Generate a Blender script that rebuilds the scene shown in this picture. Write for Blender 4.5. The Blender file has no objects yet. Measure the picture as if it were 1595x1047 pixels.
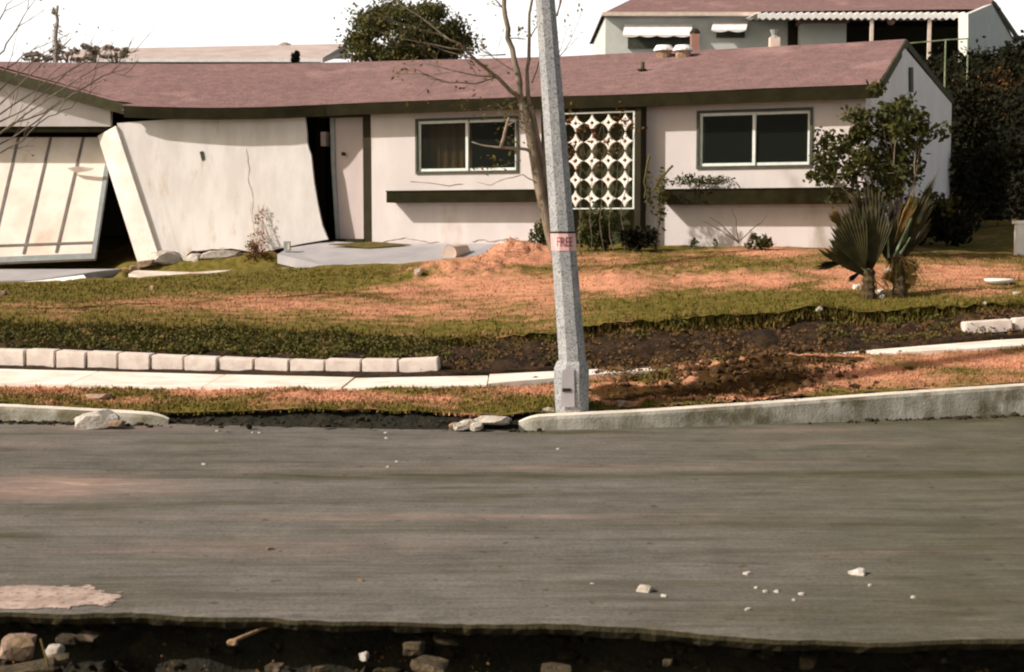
import bpy, math, random
import numpy as np
from mathutils import Vector, noise, Matrix

random.seed(7)
RNG = np.random.default_rng(7)
SC = bpy.context.scene
COL = SC.collection
R = math.radians

# ------------------------------------------------------------------ camera, sky, sun, exposure
F, CX, CY = 2215.0, 797.5, 523.5
HOR, CZ = 350.0, 1.9
PITCH = math.atan((CY - HOR) / F)
cd = bpy.data.cameras.new('camera')
cam = bpy.data.objects.new('camera', cd); COL.objects.link(cam)
cd.sensor_width = 36.0
cd.lens = F / 1595.0 * 36.0
cd.clip_end = 2000
cam.location = (0, 0, CZ)
cam.rotation_euler = (math.pi / 2 - PITCH, 0, 0)
cd.dof.use_dof = True
cd.dof.focus_distance = 17.0
cd.dof.aperture_fstop = 4.0
SC.camera = cam
SC.cycles.filter_width = 2.1

SUN_AZ, SUN_EL = 70.0, 36.0        # degrees to the left of the direction behind the camera
world = bpy.data.worlds.new('World'); SC.world = world; world.use_nodes = True
nt = world.node_tree; nt.nodes.clear()
sky = nt.nodes.new('ShaderNodeTexSky'); sky.sky_type = 'NISHITA'; sky.sun_disc = False
sky.sun_elevation = R(SUN_EL); sky.sun_rotation = R(180 + SUN_AZ)
sky.altitude = 50; sky.air_density = 1.2; sky.dust_density = 7.0; sky.ozone_density = 1.0
tint = nt.nodes.new('ShaderNodeMix'); tint.data_type = 'RGBA'; tint.blend_type = 'MULTIPLY'
tint.inputs[0].default_value = 1.0; tint.inputs[7].default_value = (1.0, 0.93, 0.78, 1)
bg = nt.nodes.new('ShaderNodeBackground'); bg.inputs[1].default_value = 0.07
wo = nt.nodes.new('ShaderNodeOutputWorld')
nt.links.new(sky.outputs[0], tint.inputs[6]); nt.links.new(tint.outputs[2], bg.inputs[0])
# bright white haze low over the horizon
tc = nt.nodes.new('ShaderNodeTexCoord'); sx_ = nt.nodes.new('ShaderNodeSeparateXYZ'); hr = nt.nodes.new('ShaderNodeMapRange'); hr.interpolation_type = 'SMOOTHSTEP'
nt.links.new(tc.outputs['Generated'], sx_.inputs[0]); nt.links.new(sx_.outputs[2], hr.inputs[0])
hr.inputs[1].default_value = .155; hr.inputs[2].default_value = .24; hr.inputs[3].default_value = 1.0; hr.inputs[4].default_value = 0.0
bg2 = nt.nodes.new('ShaderNodeBackground'); bg2.inputs[0].default_value = (1.0, .965, .95, 1)
hm = nt.nodes.new('ShaderNodeMath'); hm.operation = 'MULTIPLY'; hm.inputs[1].default_value = .94
nt.links.new(hr.outputs[0], hm.inputs[0]); nt.links.new(hm.outputs[0], bg2.inputs[1])
ad = nt.nodes.new('ShaderNodeAddShader'); nt.links.new(bg.outputs[0], ad.inputs[0]); nt.links.new(bg2.outputs[0], ad.inputs[1]); nt.links.new(ad.outputs[0], wo.inputs[0])
sd = bpy.data.lights.new('sun', 'SUN'); sd.energy = 4.6; sd.angle = R(1.2); sd.color = (1.0, 0.925, 0.875)
sun = bpy.data.objects.new('sun', sd); COL.objects.link(sun)
L = Vector((-math.sin(R(SUN_AZ)) * math.cos(R(SUN_EL)), -math.cos(R(SUN_AZ)) * math.cos(R(SUN_EL)), math.sin(R(SUN_EL))))
sun.location = L * 60
sun.rotation_euler = L.to_track_quat('Z', 'Y').to_euler()
SC.view_settings.view_transform = 'Standard'; SC.view_settings.look = 'None'
SC.view_settings.exposure = 0.24; SC.view_settings.gamma = 1.0

# ------------------------------------------------------------------ helpers
cp, sp = math.cos(PITCH), math.sin(PITCH)
def ray(px, py):
    a = (px - CX) / F; b = (CY - py) / F
    return Vector((a, cp + b * sp, -sp + b * cp))
def P(px, py, D):
    d = ray(px, py); t = D / d.y
    return Vector((d.x * t, D, CZ + d.z * t))
def PZ(px, py, z):
    d = ray(px, py); t = (z - CZ) / d.z
    return Vector((d.x * t, d.y * t, z))
def project(x, y, z):
    dz = z - CZ
    f_ = y * cp - dz * sp; u_ = y * sp + dz * cp
    return CX + F * x / f_, CY - F * u_ / f_

ORG = {}
def _register(o, org): ORG[o.name] = Vector(org); return o
def tag(o, label=None, cat=None, group=None, kind=None):
    if label: o['label'] = label
    if cat: o['category'] = cat
    if group: o['group'] = group
    if kind: o['kind'] = kind
    return o
def thing(name, loc, label, cat, group=None):
    o = bpy.data.objects.new(name, None); COL.objects.link(o)
    o.location = loc; o.empty_display_size = 0.2
    tag(o, label, cat, group); return _register(o, loc)

class MB:
    def __init__(s): s.v = []; s.f = []; s.m = []
    def add(s, vs, fs, mi=0):
        b = len(s.v); s.v += [tuple(v) for v in vs]
        s.f += [tuple(i + b for i in f) for f in fs]; s.m += [mi] * len(fs)
    def hexa(s, p, mi=0):   # p: 8 points, 0-3 one side, 4-7 the opposite
        s.add(p, [(0, 3, 2, 1), (4, 5, 6, 7), (0, 1, 5, 4), (1, 2, 6, 5), (2, 3, 7, 6), (3, 0, 4, 7)], mi)
    def box(s, a, b, mi=0):
        x0, y0, z0 = a; x1, y1, z1 = b
        s.hexa([(x0, y0, z0), (x1, y0, z0), (x1, y1, z0), (x0, y1, z0), (x0, y0, z1), (x1, y0, z1), (x1, y1, z1), (x0, y1, z1)], mi)
    def prism(s, pts, off, mi=0):   # polygon pts extruded by vector off
        n = len(pts); off = Vector(off)
        vs = [Vector(p) for p in pts] + [Vector(p) + off for p in pts]
        fs = [tuple(range(n)), tuple(range(2 * n - 1, n - 1, -1))]
        fs += [(i + n, (i + 1) % n + n, (i + 1) % n, i) for i in range(n)]
        s.add(vs, fs, mi)
    def tube(s, pts, rad, n=7, mi=0, cap=True):
        pts = [Vector(p) for p in pts]; vs = []; prev = None
        for i, p in enumerate(pts):
            d = (pts[min(i + 1, len(pts) - 1)] - pts[max(i - 1, 0)]).normalized()
            if prev is None:
                a = d.orthogonal().normalized()
            else:
                a = (prev - d * prev.dot(d)).normalized()
            prev = a; b = d.cross(a)
            r = rad[i] if hasattr(rad, '__len__') else rad
            for k in range(n):
                t = 2 * math.pi * k / n
                vs.append(p + (a * math.cos(t) + b * math.sin(t)) * r)
        fs = []
        for i in range(len(pts) - 1):
            for k in range(n):
                fs.append((i * n + k, i * n + (k + 1) % n, (i + 1) * n + (k + 1) % n, (i + 1) * n + k))
        if cap:
            fs.append(tuple(range(n - 1, -1, -1))); fs.append(tuple((len(pts) - 1) * n + k for k in range(n)))
        s.add(vs, fs, mi)
    def grid(s, rows, mi=0, flip=False):
        nr, nc = len(rows), len(rows[0]); vs = [p for r in rows for p in r]; fs = []
        for i in range(nr - 1):
            for j in range(nc - 1):
                a = i * nc + j; q = (a, a + 1, a + nc + 1, a + nc)
                fs.append(q[::-1] if flip else q)
        s.add(vs, fs, mi)
    def build(s, name, mats, parent=None, smooth=False, org=None):
        if not isinstance(mats, (list, tuple)): mats = [mats]
        me = bpy.data.meshes.new(name)
        if parent is not None: o0 = ORG[parent.name]
        elif org is not None: o0 = Vector(org)
        else:
            a = np.array(s.v); o0 = Vector((a[:, 0].mean(), a[:, 1].mean(), a[:, 2].min()))
        me.from_pydata([(v[0] - o0.x, v[1] - o0.y, v[2] - o0.z) for v in s.v], [], s.f)
        for m in mats: me.materials.append(m)
        if len(mats) > 1: me.polygons.foreach_set('material_index', s.m)
        if smooth: me.polygons.foreach_set('use_smooth', [True] * len(me.polygons))
        me.update()
        o = bpy.data.objects.new(name, me); COL.objects.link(o)
        if parent is not None: o.parent = parent
        else: o.location = o0
        return _register(o, o0)

def np_mesh(name, V, tri_n, mat, attr=None, org=(0, 0, 0), parent=None, k=3):
    """V: (n*k,3) loose k-gons"""
    n = len(V) // k
    o0 = ORG[parent.name] if parent is not None else Vector(org)
    V = V - np.array(o0)
    me = bpy.data.meshes.new(name)
    me.vertices.add(len(V)); me.vertices.foreach_set('co', V.astype(np.float32).ravel())
    me.loops.add(n * k); me.loops.foreach_set('vertex_index', np.arange(n * k, dtype=np.int32))
    me.polygons.add(n); me.polygons.foreach_set('loop_start', np.arange(0, n * k, k, dtype=np.int32))
    me.polygons.foreach_set('loop_total', np.full(n, k, dtype=np.int32))
    me.update(); me.materials.append(mat)
    if attr is not None:
        a = me.attributes.new('dry', 'FLOAT', 'POINT'); a.data.foreach_set('value', attr.astype(np.float32))
    o = bpy.data.objects.new(name, me); COL.objects.link(o)
    if parent is not None: o.parent = parent
    else: o.location = o0
    return _register(o, o0)

def fbm(x, y, z=0.0, oct=4):
    s = 0; a = 1
    for i in range(oct):
        s += a * noise.noise(Vector((x, y, z)) * (2 ** i)); a *= 0.5
    return s

# ------------------------------------------------------------------ materials
def mat(name, c1, c2=None, scale=4.0, detail=6, rough=0.9, stretch=(1, 1, 1), c3=None, s3=0.6, th=(0.35, 0.65),
        bump=0.0, bscale=40.0, bdist=0.02, th3=(0.55, 0.7), spec=0.25, metal=0.0, speck=None, sscale=200, translucent=0.0, grain=0.0, gscale=150):
    m = bpy.data.materials.new(name); m.use_nodes = True
    N = m.node_tree.nodes; K = m.node_tree.links
    b = N['Principled BSDF']; b.inputs['Roughness'].default_value = rough
    b.inputs['Specular IOR Level'].default_value = spec; b.inputs['Metallic'].default_value = metal
    geo = N.new('ShaderNodeNewGeometry'); mp = N.new('ShaderNodeMapping'); mp.inputs['Scale'].default_value = stretch
    K.new(geo.outputs['Position'], mp.inputs['Vector'])
    def nz(sc_, det, vec=mp.outputs[0], r=0.6):
        n = N.new('ShaderNodeTexNoise'); n.inputs['Scale'].default_value = sc_; n.inputs['Detail'].default_value = det
        n.inputs['Roughness'].default_value = r; K.new(vec, n.inputs['Vector']); return n
    def ramp(src, lo, hi):
        r = N.new('ShaderNodeMapRange'); r.inputs[1].default_value = lo; r.inputs[2].default_value = hi
        r.interpolation_type = 'SMOOTHSTEP'
        K.new(src, r.inputs[0]); return r.outputs[0]
    def mix(f, a, c, mode='MIX'):
        x = N.new('ShaderNodeMix'); x.data_type = 'RGBA'; x.blend_type = mode
        if isinstance(f, (int, float)): x.inputs[0].default_value = f
        else: K.new(f, x.inputs[0])
        for s_, v in ((6, a), (7, c)):
            if isinstance(v, (tuple, list)): x.inputs[s_].default_value = (*v, 1)
            else: K.new(v, x.inputs[s_])
        return x.outputs[2]
    c2 = c2 or tuple(v * 0.8 for v in c1)
    out = mix(ramp(nz(scale, detail).outputs[0], *th), c1, c2)
    if c3: out = mix(ramp(nz(s3, 5).outputs[0], *th3), out, c3)
    if speck: out = mix(ramp(nz(sscale, 2, geo.outputs['Position']).outputs[0], 0.56, 0.64), out, speck)
    if grain:
        g = nz(gscale, 3, geo.outputs['Position'], 0.8)
        rr = N.new('ShaderNodeMapRange'); rr.inputs[1].default_value = 0.3; rr.inputs[2].default_value = 0.7
        rr.inputs[3].default_value = 1 - grain; rr.inputs[4].default_value = 1 + grain
        K.new(g.outputs[0], rr.inputs[0])
        cmb = N.new('ShaderNodeCombineColor')
        for i in range(3): K.new(rr.outputs[0], cmb.inputs[i])
        out = mix(1.0, out, cmb.outputs[0], 'MULTIPLY')
    K.new(out, b.inputs['Base Color'])
    if bump:
        bp = N.new('ShaderNodeBump'); bp.inputs['Strength'].default_value = bump; bp.inputs['Distance'].default_value = bdist
        K.new(nz(bscale, 8).outputs[0], bp.inputs['Height']); K.new(bp.outputs[0], b.inputs['Normal'])
    if translucent:
        tr = N.new('ShaderNodeBsdfTranslucent'); K.new(out, tr.inputs[0])
        ms = N.new('ShaderNodeMixShader'); ms.inputs[0].default_value = translucent
        K.new(b.outputs[0], ms.inputs[1]); K.new(tr.outputs[0], ms.inputs[2])
        K.new(ms.outputs[0], N['Material Output'].inputs[0])
    return m

def grass_mat(name, green, green2, dry1, dry2, trans=0.15):
    m = mat(name, green, green2, scale=9, detail=6, rough=0.95, spec=0.05)
    N = m.node_tree.nodes; K = m.node_tree.links; b = N['Principled BSDF']
    src = b.inputs['Base Color'].links[0].from_socket
    at = N.new('ShaderNodeAttribute'); at.attribute_name = 'dry'
    geo = N.new('ShaderNodeNewGeometry')
    n1 = N.new('ShaderNodeTexNoise'); n1.inputs['Scale'].default_value = 2.6; n1.inputs['Detail'].default_value = 8; n1.inputs['Roughness'].default_value = 0.7
    n2 = N.new('ShaderNodeTexNoise'); n2.inputs['Scale'].default_value = 14; n2.inputs['Detail'].default_value = 5
    mpp = N.new('ShaderNodeMapping'); mpp.inputs['Scale'].default_value = (0.7, 1.6, 1)
    K.new(geo.outputs['Position'], mpp.inputs[0])
    K.new(mpp.outputs[0], n1.inputs['Vector']); K.new(mpp.outputs[0], n2.inputs['Vector'])
    d = N.new('ShaderNodeMix'); d.data_type = 'RGBA'; K.new(n2.outputs[0], d.inputs[0])
    d.inputs[6].default_value = (*dry1, 1); d.inputs[7].default_value = (*dry2, 1)
    a = N.new('ShaderNodeMath'); a.operation = 'MULTIPLY_ADD'; K.new(n1.outputs[0], a.inputs[0]); a.inputs[1].default_value = 2.6; a.inputs[2].default_value = -1.3
    s = N.new('ShaderNodeMath'); s.operation = 'ADD'; K.new(a.outputs[0], s.inputs[0]); K.new(at.outputs['Fac'], s.inputs[1])
    r = N.new('ShaderNodeMapRange'); r.inputs[1].default_value = 0.2; r.inputs[2].default_value = 0.85; K.new(s.outputs[0], r.inputs[0])
    x = N.new('ShaderNodeMix'); x.data_type = 'RGBA'; K.new(r.outputs[0], x.inputs[0]); K.new(src, x.inputs[6]); K.new(d.outputs[2], x.inputs[7])
    r5 = N.new('ShaderNodeMapRange'); r5.inputs[1].default_value = 1.9; r5.inputs[2].default_value = 2.5
    sa = N.new('ShaderNodeMath'); sa.operation = 'MULTIPLY_ADD'; K.new(n2.outputs[0], sa.inputs[0]); sa.inputs[1].default_value = 1.6
    K.new(at.outputs['Fac'], sa.inputs[2]); K.new(sa.outputs[0], r5.inputs[0]); 
    x5 = N.new('ShaderNodeMix'); x5.data_type = 'RGBA'; K.new(r5.outputs[0], x5.inputs[0]); K.new(x.outputs[2], x5.inputs[6]); x5.inputs[7].default_value = (.058, .030, .010, 1)
    K.new(x5.outputs[2], b.inputs['Base Color'])
    return m

M = {}
M['stucco'] = mat('stucco', (.54, .495, .475), (.62, .575, .55), scale=1.3, stretch=(1, 1, .45), c3=(.46, .40, .35), s3=1.3, th3=(.52, .72), bump=.35, bscale=90, bdist=.01, grain=.05)
M['stucco_warm'] = mat('stucco_warm', (.72, .69, .655), (.62, .585, .55), scale=1.8, stretch=(1.5, 1.5, .5), c3=(.54, .44, .35), s3=2.2, th3=(.58, .76), bump=.5, bscale=60, bdist=.012, grain=.06)
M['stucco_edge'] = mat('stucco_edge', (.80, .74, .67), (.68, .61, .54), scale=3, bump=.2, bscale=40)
M['stucco_end'] = mat('stucco_end', (.78, .76, .80), (.84, .83, .86), scale=2, bump=.3, bscale=90, bdist=.01)
M['roof'] = mat('roof_shingle', (.24, .138, .127), (.175, .108, .100), scale=5, c3=(.30, .18, .165), s3=.7, bump=.8, bscale=26, bdist=.03, grain=.34, gscale=22)
M['trim'] = mat('dark_trim', (.011, .0095, .003), (.018, .015, .005), scale=5, rough=.85, spec=.1)
M['trim2'] = mat('rake_trim', (.042, .040, .014), (.068, .062, .028), scale=5, rough=.7)
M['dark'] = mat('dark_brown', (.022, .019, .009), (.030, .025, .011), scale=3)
M['alu'] = mat('window_metal', (.70, .74, .68), (.60, .65, .60), scale=8, rough=.5, metal=.0)
M['alu_dark'] = mat('window_trim', (.045, .05, .032), (.07, .075, .05), scale=8, rough=.6)
M['curtain'] = mat('curtain', (.26, .16, .07), (.19, .12, .05), scale=8, stretch=(6, 6, .3))
g = bpy.data.materials.new('glass'); g.use_nodes = True
gb = g.node_tree.nodes['Principled BSDF']; gb.inputs['Base Color'].default_value = (.012, .016, .012, 1)
gb.inputs['Roughness'].default_value = .12; gb.inputs['Specular IOR Level'].default_value = .08; gb.inputs['Alpha'].default_value = .4
M['glass'] = g
M['door'] = mat('door_paint', (.52, .44, .42), (.46, .39, .37), scale=2, rough=.8, stretch=(1, 1, .3))
M['garage_door'] = mat('garage_door', (.86, .78, .68), (.76, .64, .54), scale=1.5, c3=(.66, .45, .33), s3=.9, th3=(.60, .8), rough=.7)
M['batten'] = mat('batten', (.16, .13, .11), (.22, .19, .17), scale=5)
M['frame_grey'] = mat('frame_grey', (.32, .34, .34), (.26, .28, .27), scale=6)
M['wood_dark'] = mat('wood_dark', (.030, .034, .014), (.045, .045, .020), scale=5, stretch=(1, 1, 4))
M['block_white'] = mat('screen_block', (.85, .80, .74), (.72, .64, .55), scale=6)
M['concrete'] = mat('concrete', (.66, .58, .50), (.52, .44, .38), scale=3, c3=(.46, .34, .26), s3=1.4, bump=.3, bscale=50, grain=.1)
M['pavement'] = mat('pavement', (.90, .82, .72), (.72, .60, .50), scale=2.5, c3=(.62, .40, .30), s3=1.2, th3=(.60, .74), bump=.3, bscale=50, grain=.06)
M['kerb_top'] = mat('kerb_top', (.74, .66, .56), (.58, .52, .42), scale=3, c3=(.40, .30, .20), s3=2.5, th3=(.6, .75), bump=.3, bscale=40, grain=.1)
M['kerb'] = mat('kerb', (.40, .38, .33), (.26, .25, .20), scale=2.4, c3=(.12, .105, .062), s3=2.2, th3=(.44, .64), bump=.5, bscale=40, grain=.12)  # front face: shade put into a colour darker than the top, plus mossy blotches
M['cblock'] = mat('concrete_block', (.76, .67, .60), (.62, .53, .47), scale=7, bump=.4, bscale=80, grain=.12)
M['slab_grey'] = mat('slab_grey', (.30, .29, .30), (.36, .34, .34), scale=2, bump=.2, bscale=30)
M['soil'] = mat('soil', (.042, .021, .007), (.014, .008, .003), scale=5, c3=(.10, .052, .018), s3=3.5, th3=(.55, .72), bump=1, bscale=12, bdist=.06, grain=.3, gscale=60)
M['soil_clod'] = mat('soil_clod', (.085, .042, .014), (.035, .019, .007), scale=7, c3=(.18, .10, .04), s3=9, th3=(.60, .72), grain=.3, gscale=60)
M['soil_dark2'] = mat('soil_dark_clod', (.030, .022, .010), (.016, .013, .007), scale=7, c3=(.09, .06, .028), s3=9, th3=(.64, .74))
M['soil_dark'] = mat('soil_dark', (.020, .017, .009), (.012, .012, .007), scale=5, c3=(.05, .032, .014), s3=4, th3=(.6, .75), bump=1, bscale=12, bdist=.05, grain=.3, gscale=60)
M['hill'] = mat('hill_cover', (.008, .010, .006), (.006, .008, .005), scale=1.2, c3=(.06, .028, .010), s3=.5, th3=(.56, .72), bump=1, bscale=5, bdist=.2)
M['ground'] = mat('ground_far', (.10, .085, .04), (.14, .10, .05), scale=.3)
M['asphalt_edge'] = mat('asphalt_edge', (.040, .031, .011), (.022, .018, .007), scale=20, bump=1, bscale=40)
M['rock'] = mat('rock', (.56, .51, .45), (.38, .33, .27), scale=9, bump=.6, bscale=30, bdist=.03)
M['rock_brown'] = mat('rock_brown', (.34, .22, .12), (.22, .14, .07), scale=9, bump=.6, bscale=30, bdist=.03)
M['rock_pink'] = mat('rock_pink', (.42, .29, .22), (.18, .125, .07), scale=7, bump=.6, bscale=30, bdist=.03)
M['crack'] = mat('crack', (.26, .17, .12), (.16, .12, .08), scale=6)
M['pole'] = mat('pole_aggregate', (.37, .375, .37), (.31, .315, .32), scale=4, speck=(.11, .11, .10), sscale=60, c3=(.44, .42, .40), s3=2.5, rough=.85, grain=.35, gscale=40)
M['pole_plate'] = mat('pole_plate', (.46, .43, .44), (.42, .39, .40), scale=6)
M['bark'] = mat('bark', (.25, .20, .15), (.14, .115, .075), scale=14, stretch=(1, 1, .3), bump=.6, bscale=30)
M['bark_pale'] = mat('bark_pale', (.34, .27, .22), (.22, .18, .13), scale=14, bump=.4, bscale=30)
M['twig'] = mat('twig', (.17, .13, .10), (.11, .09, .06), scale=10)
M['leaf'] = mat('leaf_dark', (.045, .055, .014), (.085, .085, .022), scale=6, translucent=.25, rough=.6)
M['leaf2'] = mat('leaf_mid', (.045, .055, .014), (.12, .105, .025), scale=4, translucent=.25, rough=.6)
M['leaf_olive'] = mat('leaf_olive', (.11, .09, .022), (.17, .13, .035), scale=6, translucent=.3)
M['leaf_dry'] = mat('leaf_dry', (.34, .18, .08), (.20, .12, .05), scale=6, translucent=.3)
M['leaf_black'] = mat('leaf_blackish', (.010, .011, .006), (.020, .019, .009), scale=5, spec=.05)
M['leaf_rust'] = mat('leaf_rust', (.17, .07, .022), (.10, .06, .02), scale=5, translucent=.2)
M['palm'] = mat('palm_leaf', (.026, .026, .012), (.060, .050, .016), scale=7, translucent=.15, rough=.55)
M['palm_dry'] = mat('palm_leaf_dry', (.34, .20, .07), (.16, .13, .03), scale=5, translucent=.25)
M['petiole'] = mat('petiole', (.26, .30, .20), (.14, .18, .08), scale=8)
M['white'] = mat('white_paint', (.85, .83, .80), (.75, .72, .68), scale=4)
M['hill_wall'] = mat('grey_green_siding', (.56, .58, .53), (.62, .63, .58), scale=2)
M['far_roof'] = mat('far_roof', (.42, .33, .30), (.50, .42, .38), scale=1)
M['terracotta'] = mat('terracotta', (.36, .19, .14), (.30, .17, .13), scale=6)
M['cream'] = mat('cream', (.72, .60, .50), (.62, .50, .42), scale=4)
M['pink_paper'] = mat('pink_paper', (.72, .36, .36), (.80, .55, .50), scale=9, stretch=(1, 1, .4))
M['ink'] = mat('ink', (.26, .07, .08), (.20, .06, .07), scale=30)
M['grass'] = grass_mat('grass', (.088, .080, .013), (.17, .125, .035), (.70, .31, .205), (.31, .17, .08))
M['ground_cover'] = mat('ivy_leaf', (.12, .105, .024), (.065, .062, .014), scale=5, c3=(.22, .14, .05), s3=3, translucent=.2)
# road
m = mat('road', (.160, .146, .127), (.122, .114, .096), scale=.8, detail=12, stretch=(.22, 2.4, 1), c3=(.185, .15, .13), s3=.8, th3=(.56, .74), rough=.92, spec=.1, bump=.5, bscale=60, bdist=.012, grain=.30, gscale=42)
M['road'] = m
N = m.node_tree.nodes; K = m.node_tree.links; b = N['Principled BSDF']; src = b.inputs['Base Color'].links[0].from_socket
geo = N.new('ShaderNodeNewGeometry'); mp = N.new('ShaderNodeMapping'); mp.inputs['Scale'].default_value = (.09, .8, 1)
mp.inputs['Rotation'].default_value = (0, 0, R(-1))
K.new(geo.outputs['Position'], mp.inputs[0])
nn = N.new('ShaderNodeTexNoise'); nn.inputs['Scale'].default_value = 5.5; nn.inputs['Detail'].default_value = 6; nn.inputs['Roughness'].default_value = .65
K.new(mp.outputs[0], nn.inputs['Vector'])
rr = N.new('ShaderNodeMapRange'); rr.inputs[1].default_value = .50; rr.inputs[2].default_value = .70; K.new(nn.outputs[0], rr.inputs[0])
mx = N.new('ShaderNodeMix'); mx.data_type = 'RGBA'; K.new(rr.outputs[0], mx.inputs[0]); K.new(src, mx.inputs[6]); mx.inputs[7].default_value = (.088, .080, .054, 1)
sep = N.new('ShaderNodeSeparateXYZ'); K.new(geo.outputs['Position'], sep.inputs[0])
gx = N.new('ShaderNodeMapRange'); gx.inputs[1].default_value = .5; gx.inputs[2].default_value = 5.0; gx.inputs[4].default_value = .75; K.new(sep.outputs[0], gx.inputs[0])
mx2 = N.new('ShaderNodeMix'); mx2.data_type = 'RGBA'; K.new(gx.outputs[0], mx2.inputs[0]); K.new(mx.outputs[2], mx2.inputs[6]); mx2.inputs[7].default_value = (.098, .092, .055, 1)
at_ = N.new('ShaderNodeAttribute'); at_.attribute_name = 'dust'
na = N.new('ShaderNodeTexNoise'); na.inputs['Scale'].default_value = 3.0; na.inputs['Detail'].default_value = 8; na.inputs['Roughness'].default_value = .7
mpa = N.new('ShaderNodeMapping'); mpa.inputs['Scale'].default_value = (.5, 3, 1); K.new(geo.outputs['Position'], mpa.inputs[0]); K.new(mpa.outputs[0], na.inputs['Vector'])
mm = N.new('ShaderNodeMath'); mm.operation = 'MULTIPLY'; K.new(at_.outputs['Fac'], mm.inputs[0]); 
m2 = N.new('ShaderNodeMapRange'); m2.inputs[1].default_value = .3; m2.inputs[2].default_value = .62; K.new(na.outputs[0], m2.inputs[0]); K.new(m2.outputs[0], mm.inputs[1])
r1 = N.new('ShaderNodeMapRange'); r1.inputs[1].default_value = .0; r1.inputs[2].default_value = .9; r1.inputs[4].default_value = .9; K.new(mm.outputs[0], r1.inputs[0])
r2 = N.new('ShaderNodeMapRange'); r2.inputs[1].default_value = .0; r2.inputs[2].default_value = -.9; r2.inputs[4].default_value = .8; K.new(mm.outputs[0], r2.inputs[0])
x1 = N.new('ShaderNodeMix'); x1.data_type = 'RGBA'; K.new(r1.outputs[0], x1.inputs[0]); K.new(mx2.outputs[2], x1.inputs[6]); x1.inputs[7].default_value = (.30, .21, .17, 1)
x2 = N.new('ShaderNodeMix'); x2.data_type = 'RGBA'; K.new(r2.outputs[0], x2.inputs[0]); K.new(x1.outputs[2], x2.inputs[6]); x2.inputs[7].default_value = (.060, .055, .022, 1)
r3 = N.new('ShaderNodeMapRange'); r3.inputs[1].default_value = 1.3; r3.inputs[2].default_value = 1.6; K.new(mm.outputs[0], r3.inputs[0])
nb_ = N.new('ShaderNodeTexNoise'); nb_.inputs['Scale'].default_value = 18; nb_.inputs['Detail'].default_value = 4; K.new(geo.outputs['Position'], nb_.inputs['Vector'])
x4 = N.new('ShaderNodeMix'); x4.data_type = 'RGBA'; K.new(nb_.outputs[0], x4.inputs[0]); x4.inputs[6].default_value = (.56, .42, .36, 1); x4.inputs[7].default_value = (.34, .25, .19, 1)
x3 = N.new('ShaderNodeMix'); x3.data_type = 'RGBA'; K.new(r3.outputs[0], x3.inputs[0]); K.new(x2.outputs[2], x3.inputs[6]); K.new(x4.outputs[2], x3.inputs[7])
# fine drag lines and pits
nf = N.new('ShaderNodeTexNoise'); nf.inputs['Scale'].default_value = 16; nf.inputs['Detail'].default_value = 6; nf.inputs['Roughness'].default_value = .75
mf = N.new('ShaderNodeMapping'); mf.inputs['Scale'].default_value = (.12, 1.6, 1); mf.inputs['Rotation'].default_value = (0, 0, R(1.5)); K.new(geo.outputs['Position'], mf.inputs[0]); K.new(mf.outputs[0], nf.inputs['Vector'])
rf = N.new('ShaderNodeMapRange'); rf.inputs[1].default_value = .3; rf.inputs[2].default_value = .7; rf.inputs[3].default_value = .72; rf.inputs[4].default_value = 1.28; K.new(nf.outputs[0], rf.inputs[0])
cf = N.new('ShaderNodeCombineColor')
for i in range(3): K.new(rf.outputs[0], cf.inputs[i])
x6 = N.new('ShaderNodeMix'); x6.data_type = 'RGBA'; x6.blend_type = 'MULTIPLY'; x6.inputs[0].default_value = 1
ni = N.new('ShaderNodeTexNoise'); ni.inputs['Scale'].default_value = 2.2; ni.inputs['Detail'].default_value = 12; ni.inputs['Roughness'].default_value = .8; K.new(geo.outputs['Position'], ni.inputs['Vector'])
ri = N.new('ShaderNodeMapRange'); ri.inputs[1].default_value = .35; ri.inputs[2].default_value = .65; ri.inputs[3].default_value = .78; ri.inputs[4].default_value = 1.2; K.new(ni.outputs[0], ri.inputs[0])
ci = N.new('ShaderNodeCombineColor')
for i in range(3): K.new(ri.outputs[0], ci.inputs[i])
x7 = N.new('ShaderNodeMix'); x7.data_type = 'RGBA'; x7.blend_type = 'MULTIPLY'; x7.inputs[0].default_value = 1; K.new(x3.outputs[2], x7.inputs[6]); K.new(ci.outputs[0], x7.inputs[7])
np_ = N.new('ShaderNodeTexNoise'); np_.inputs['Scale'].default_value = 9; np_.inputs['Detail'].default_value = 3; K.new(geo.outputs['Position'], np_.inputs['Vector'])
rp = N.new('ShaderNodeMapRange'); rp.inputs[1].default_value = .66; rp.inputs[2].default_value = .72; rp.inputs[4].default_value = .7; K.new(np_.outputs[0], rp.inputs[0])
x8 = N.new('ShaderNodeMix'); x8.data_type = 'RGBA'; K.new(rp.outputs[0], x8.inputs[0]); K.new(x7.outputs[2], x8.inputs[6]); x8.inputs[7].default_value = (.055, .048, .026, 1)
K.new(x8.outputs[2], x6.inputs[6]); K.new(cf.outputs[0], x6.inputs[7])
K.new(x6.outputs[2], b.inputs['Base Color'])

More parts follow.
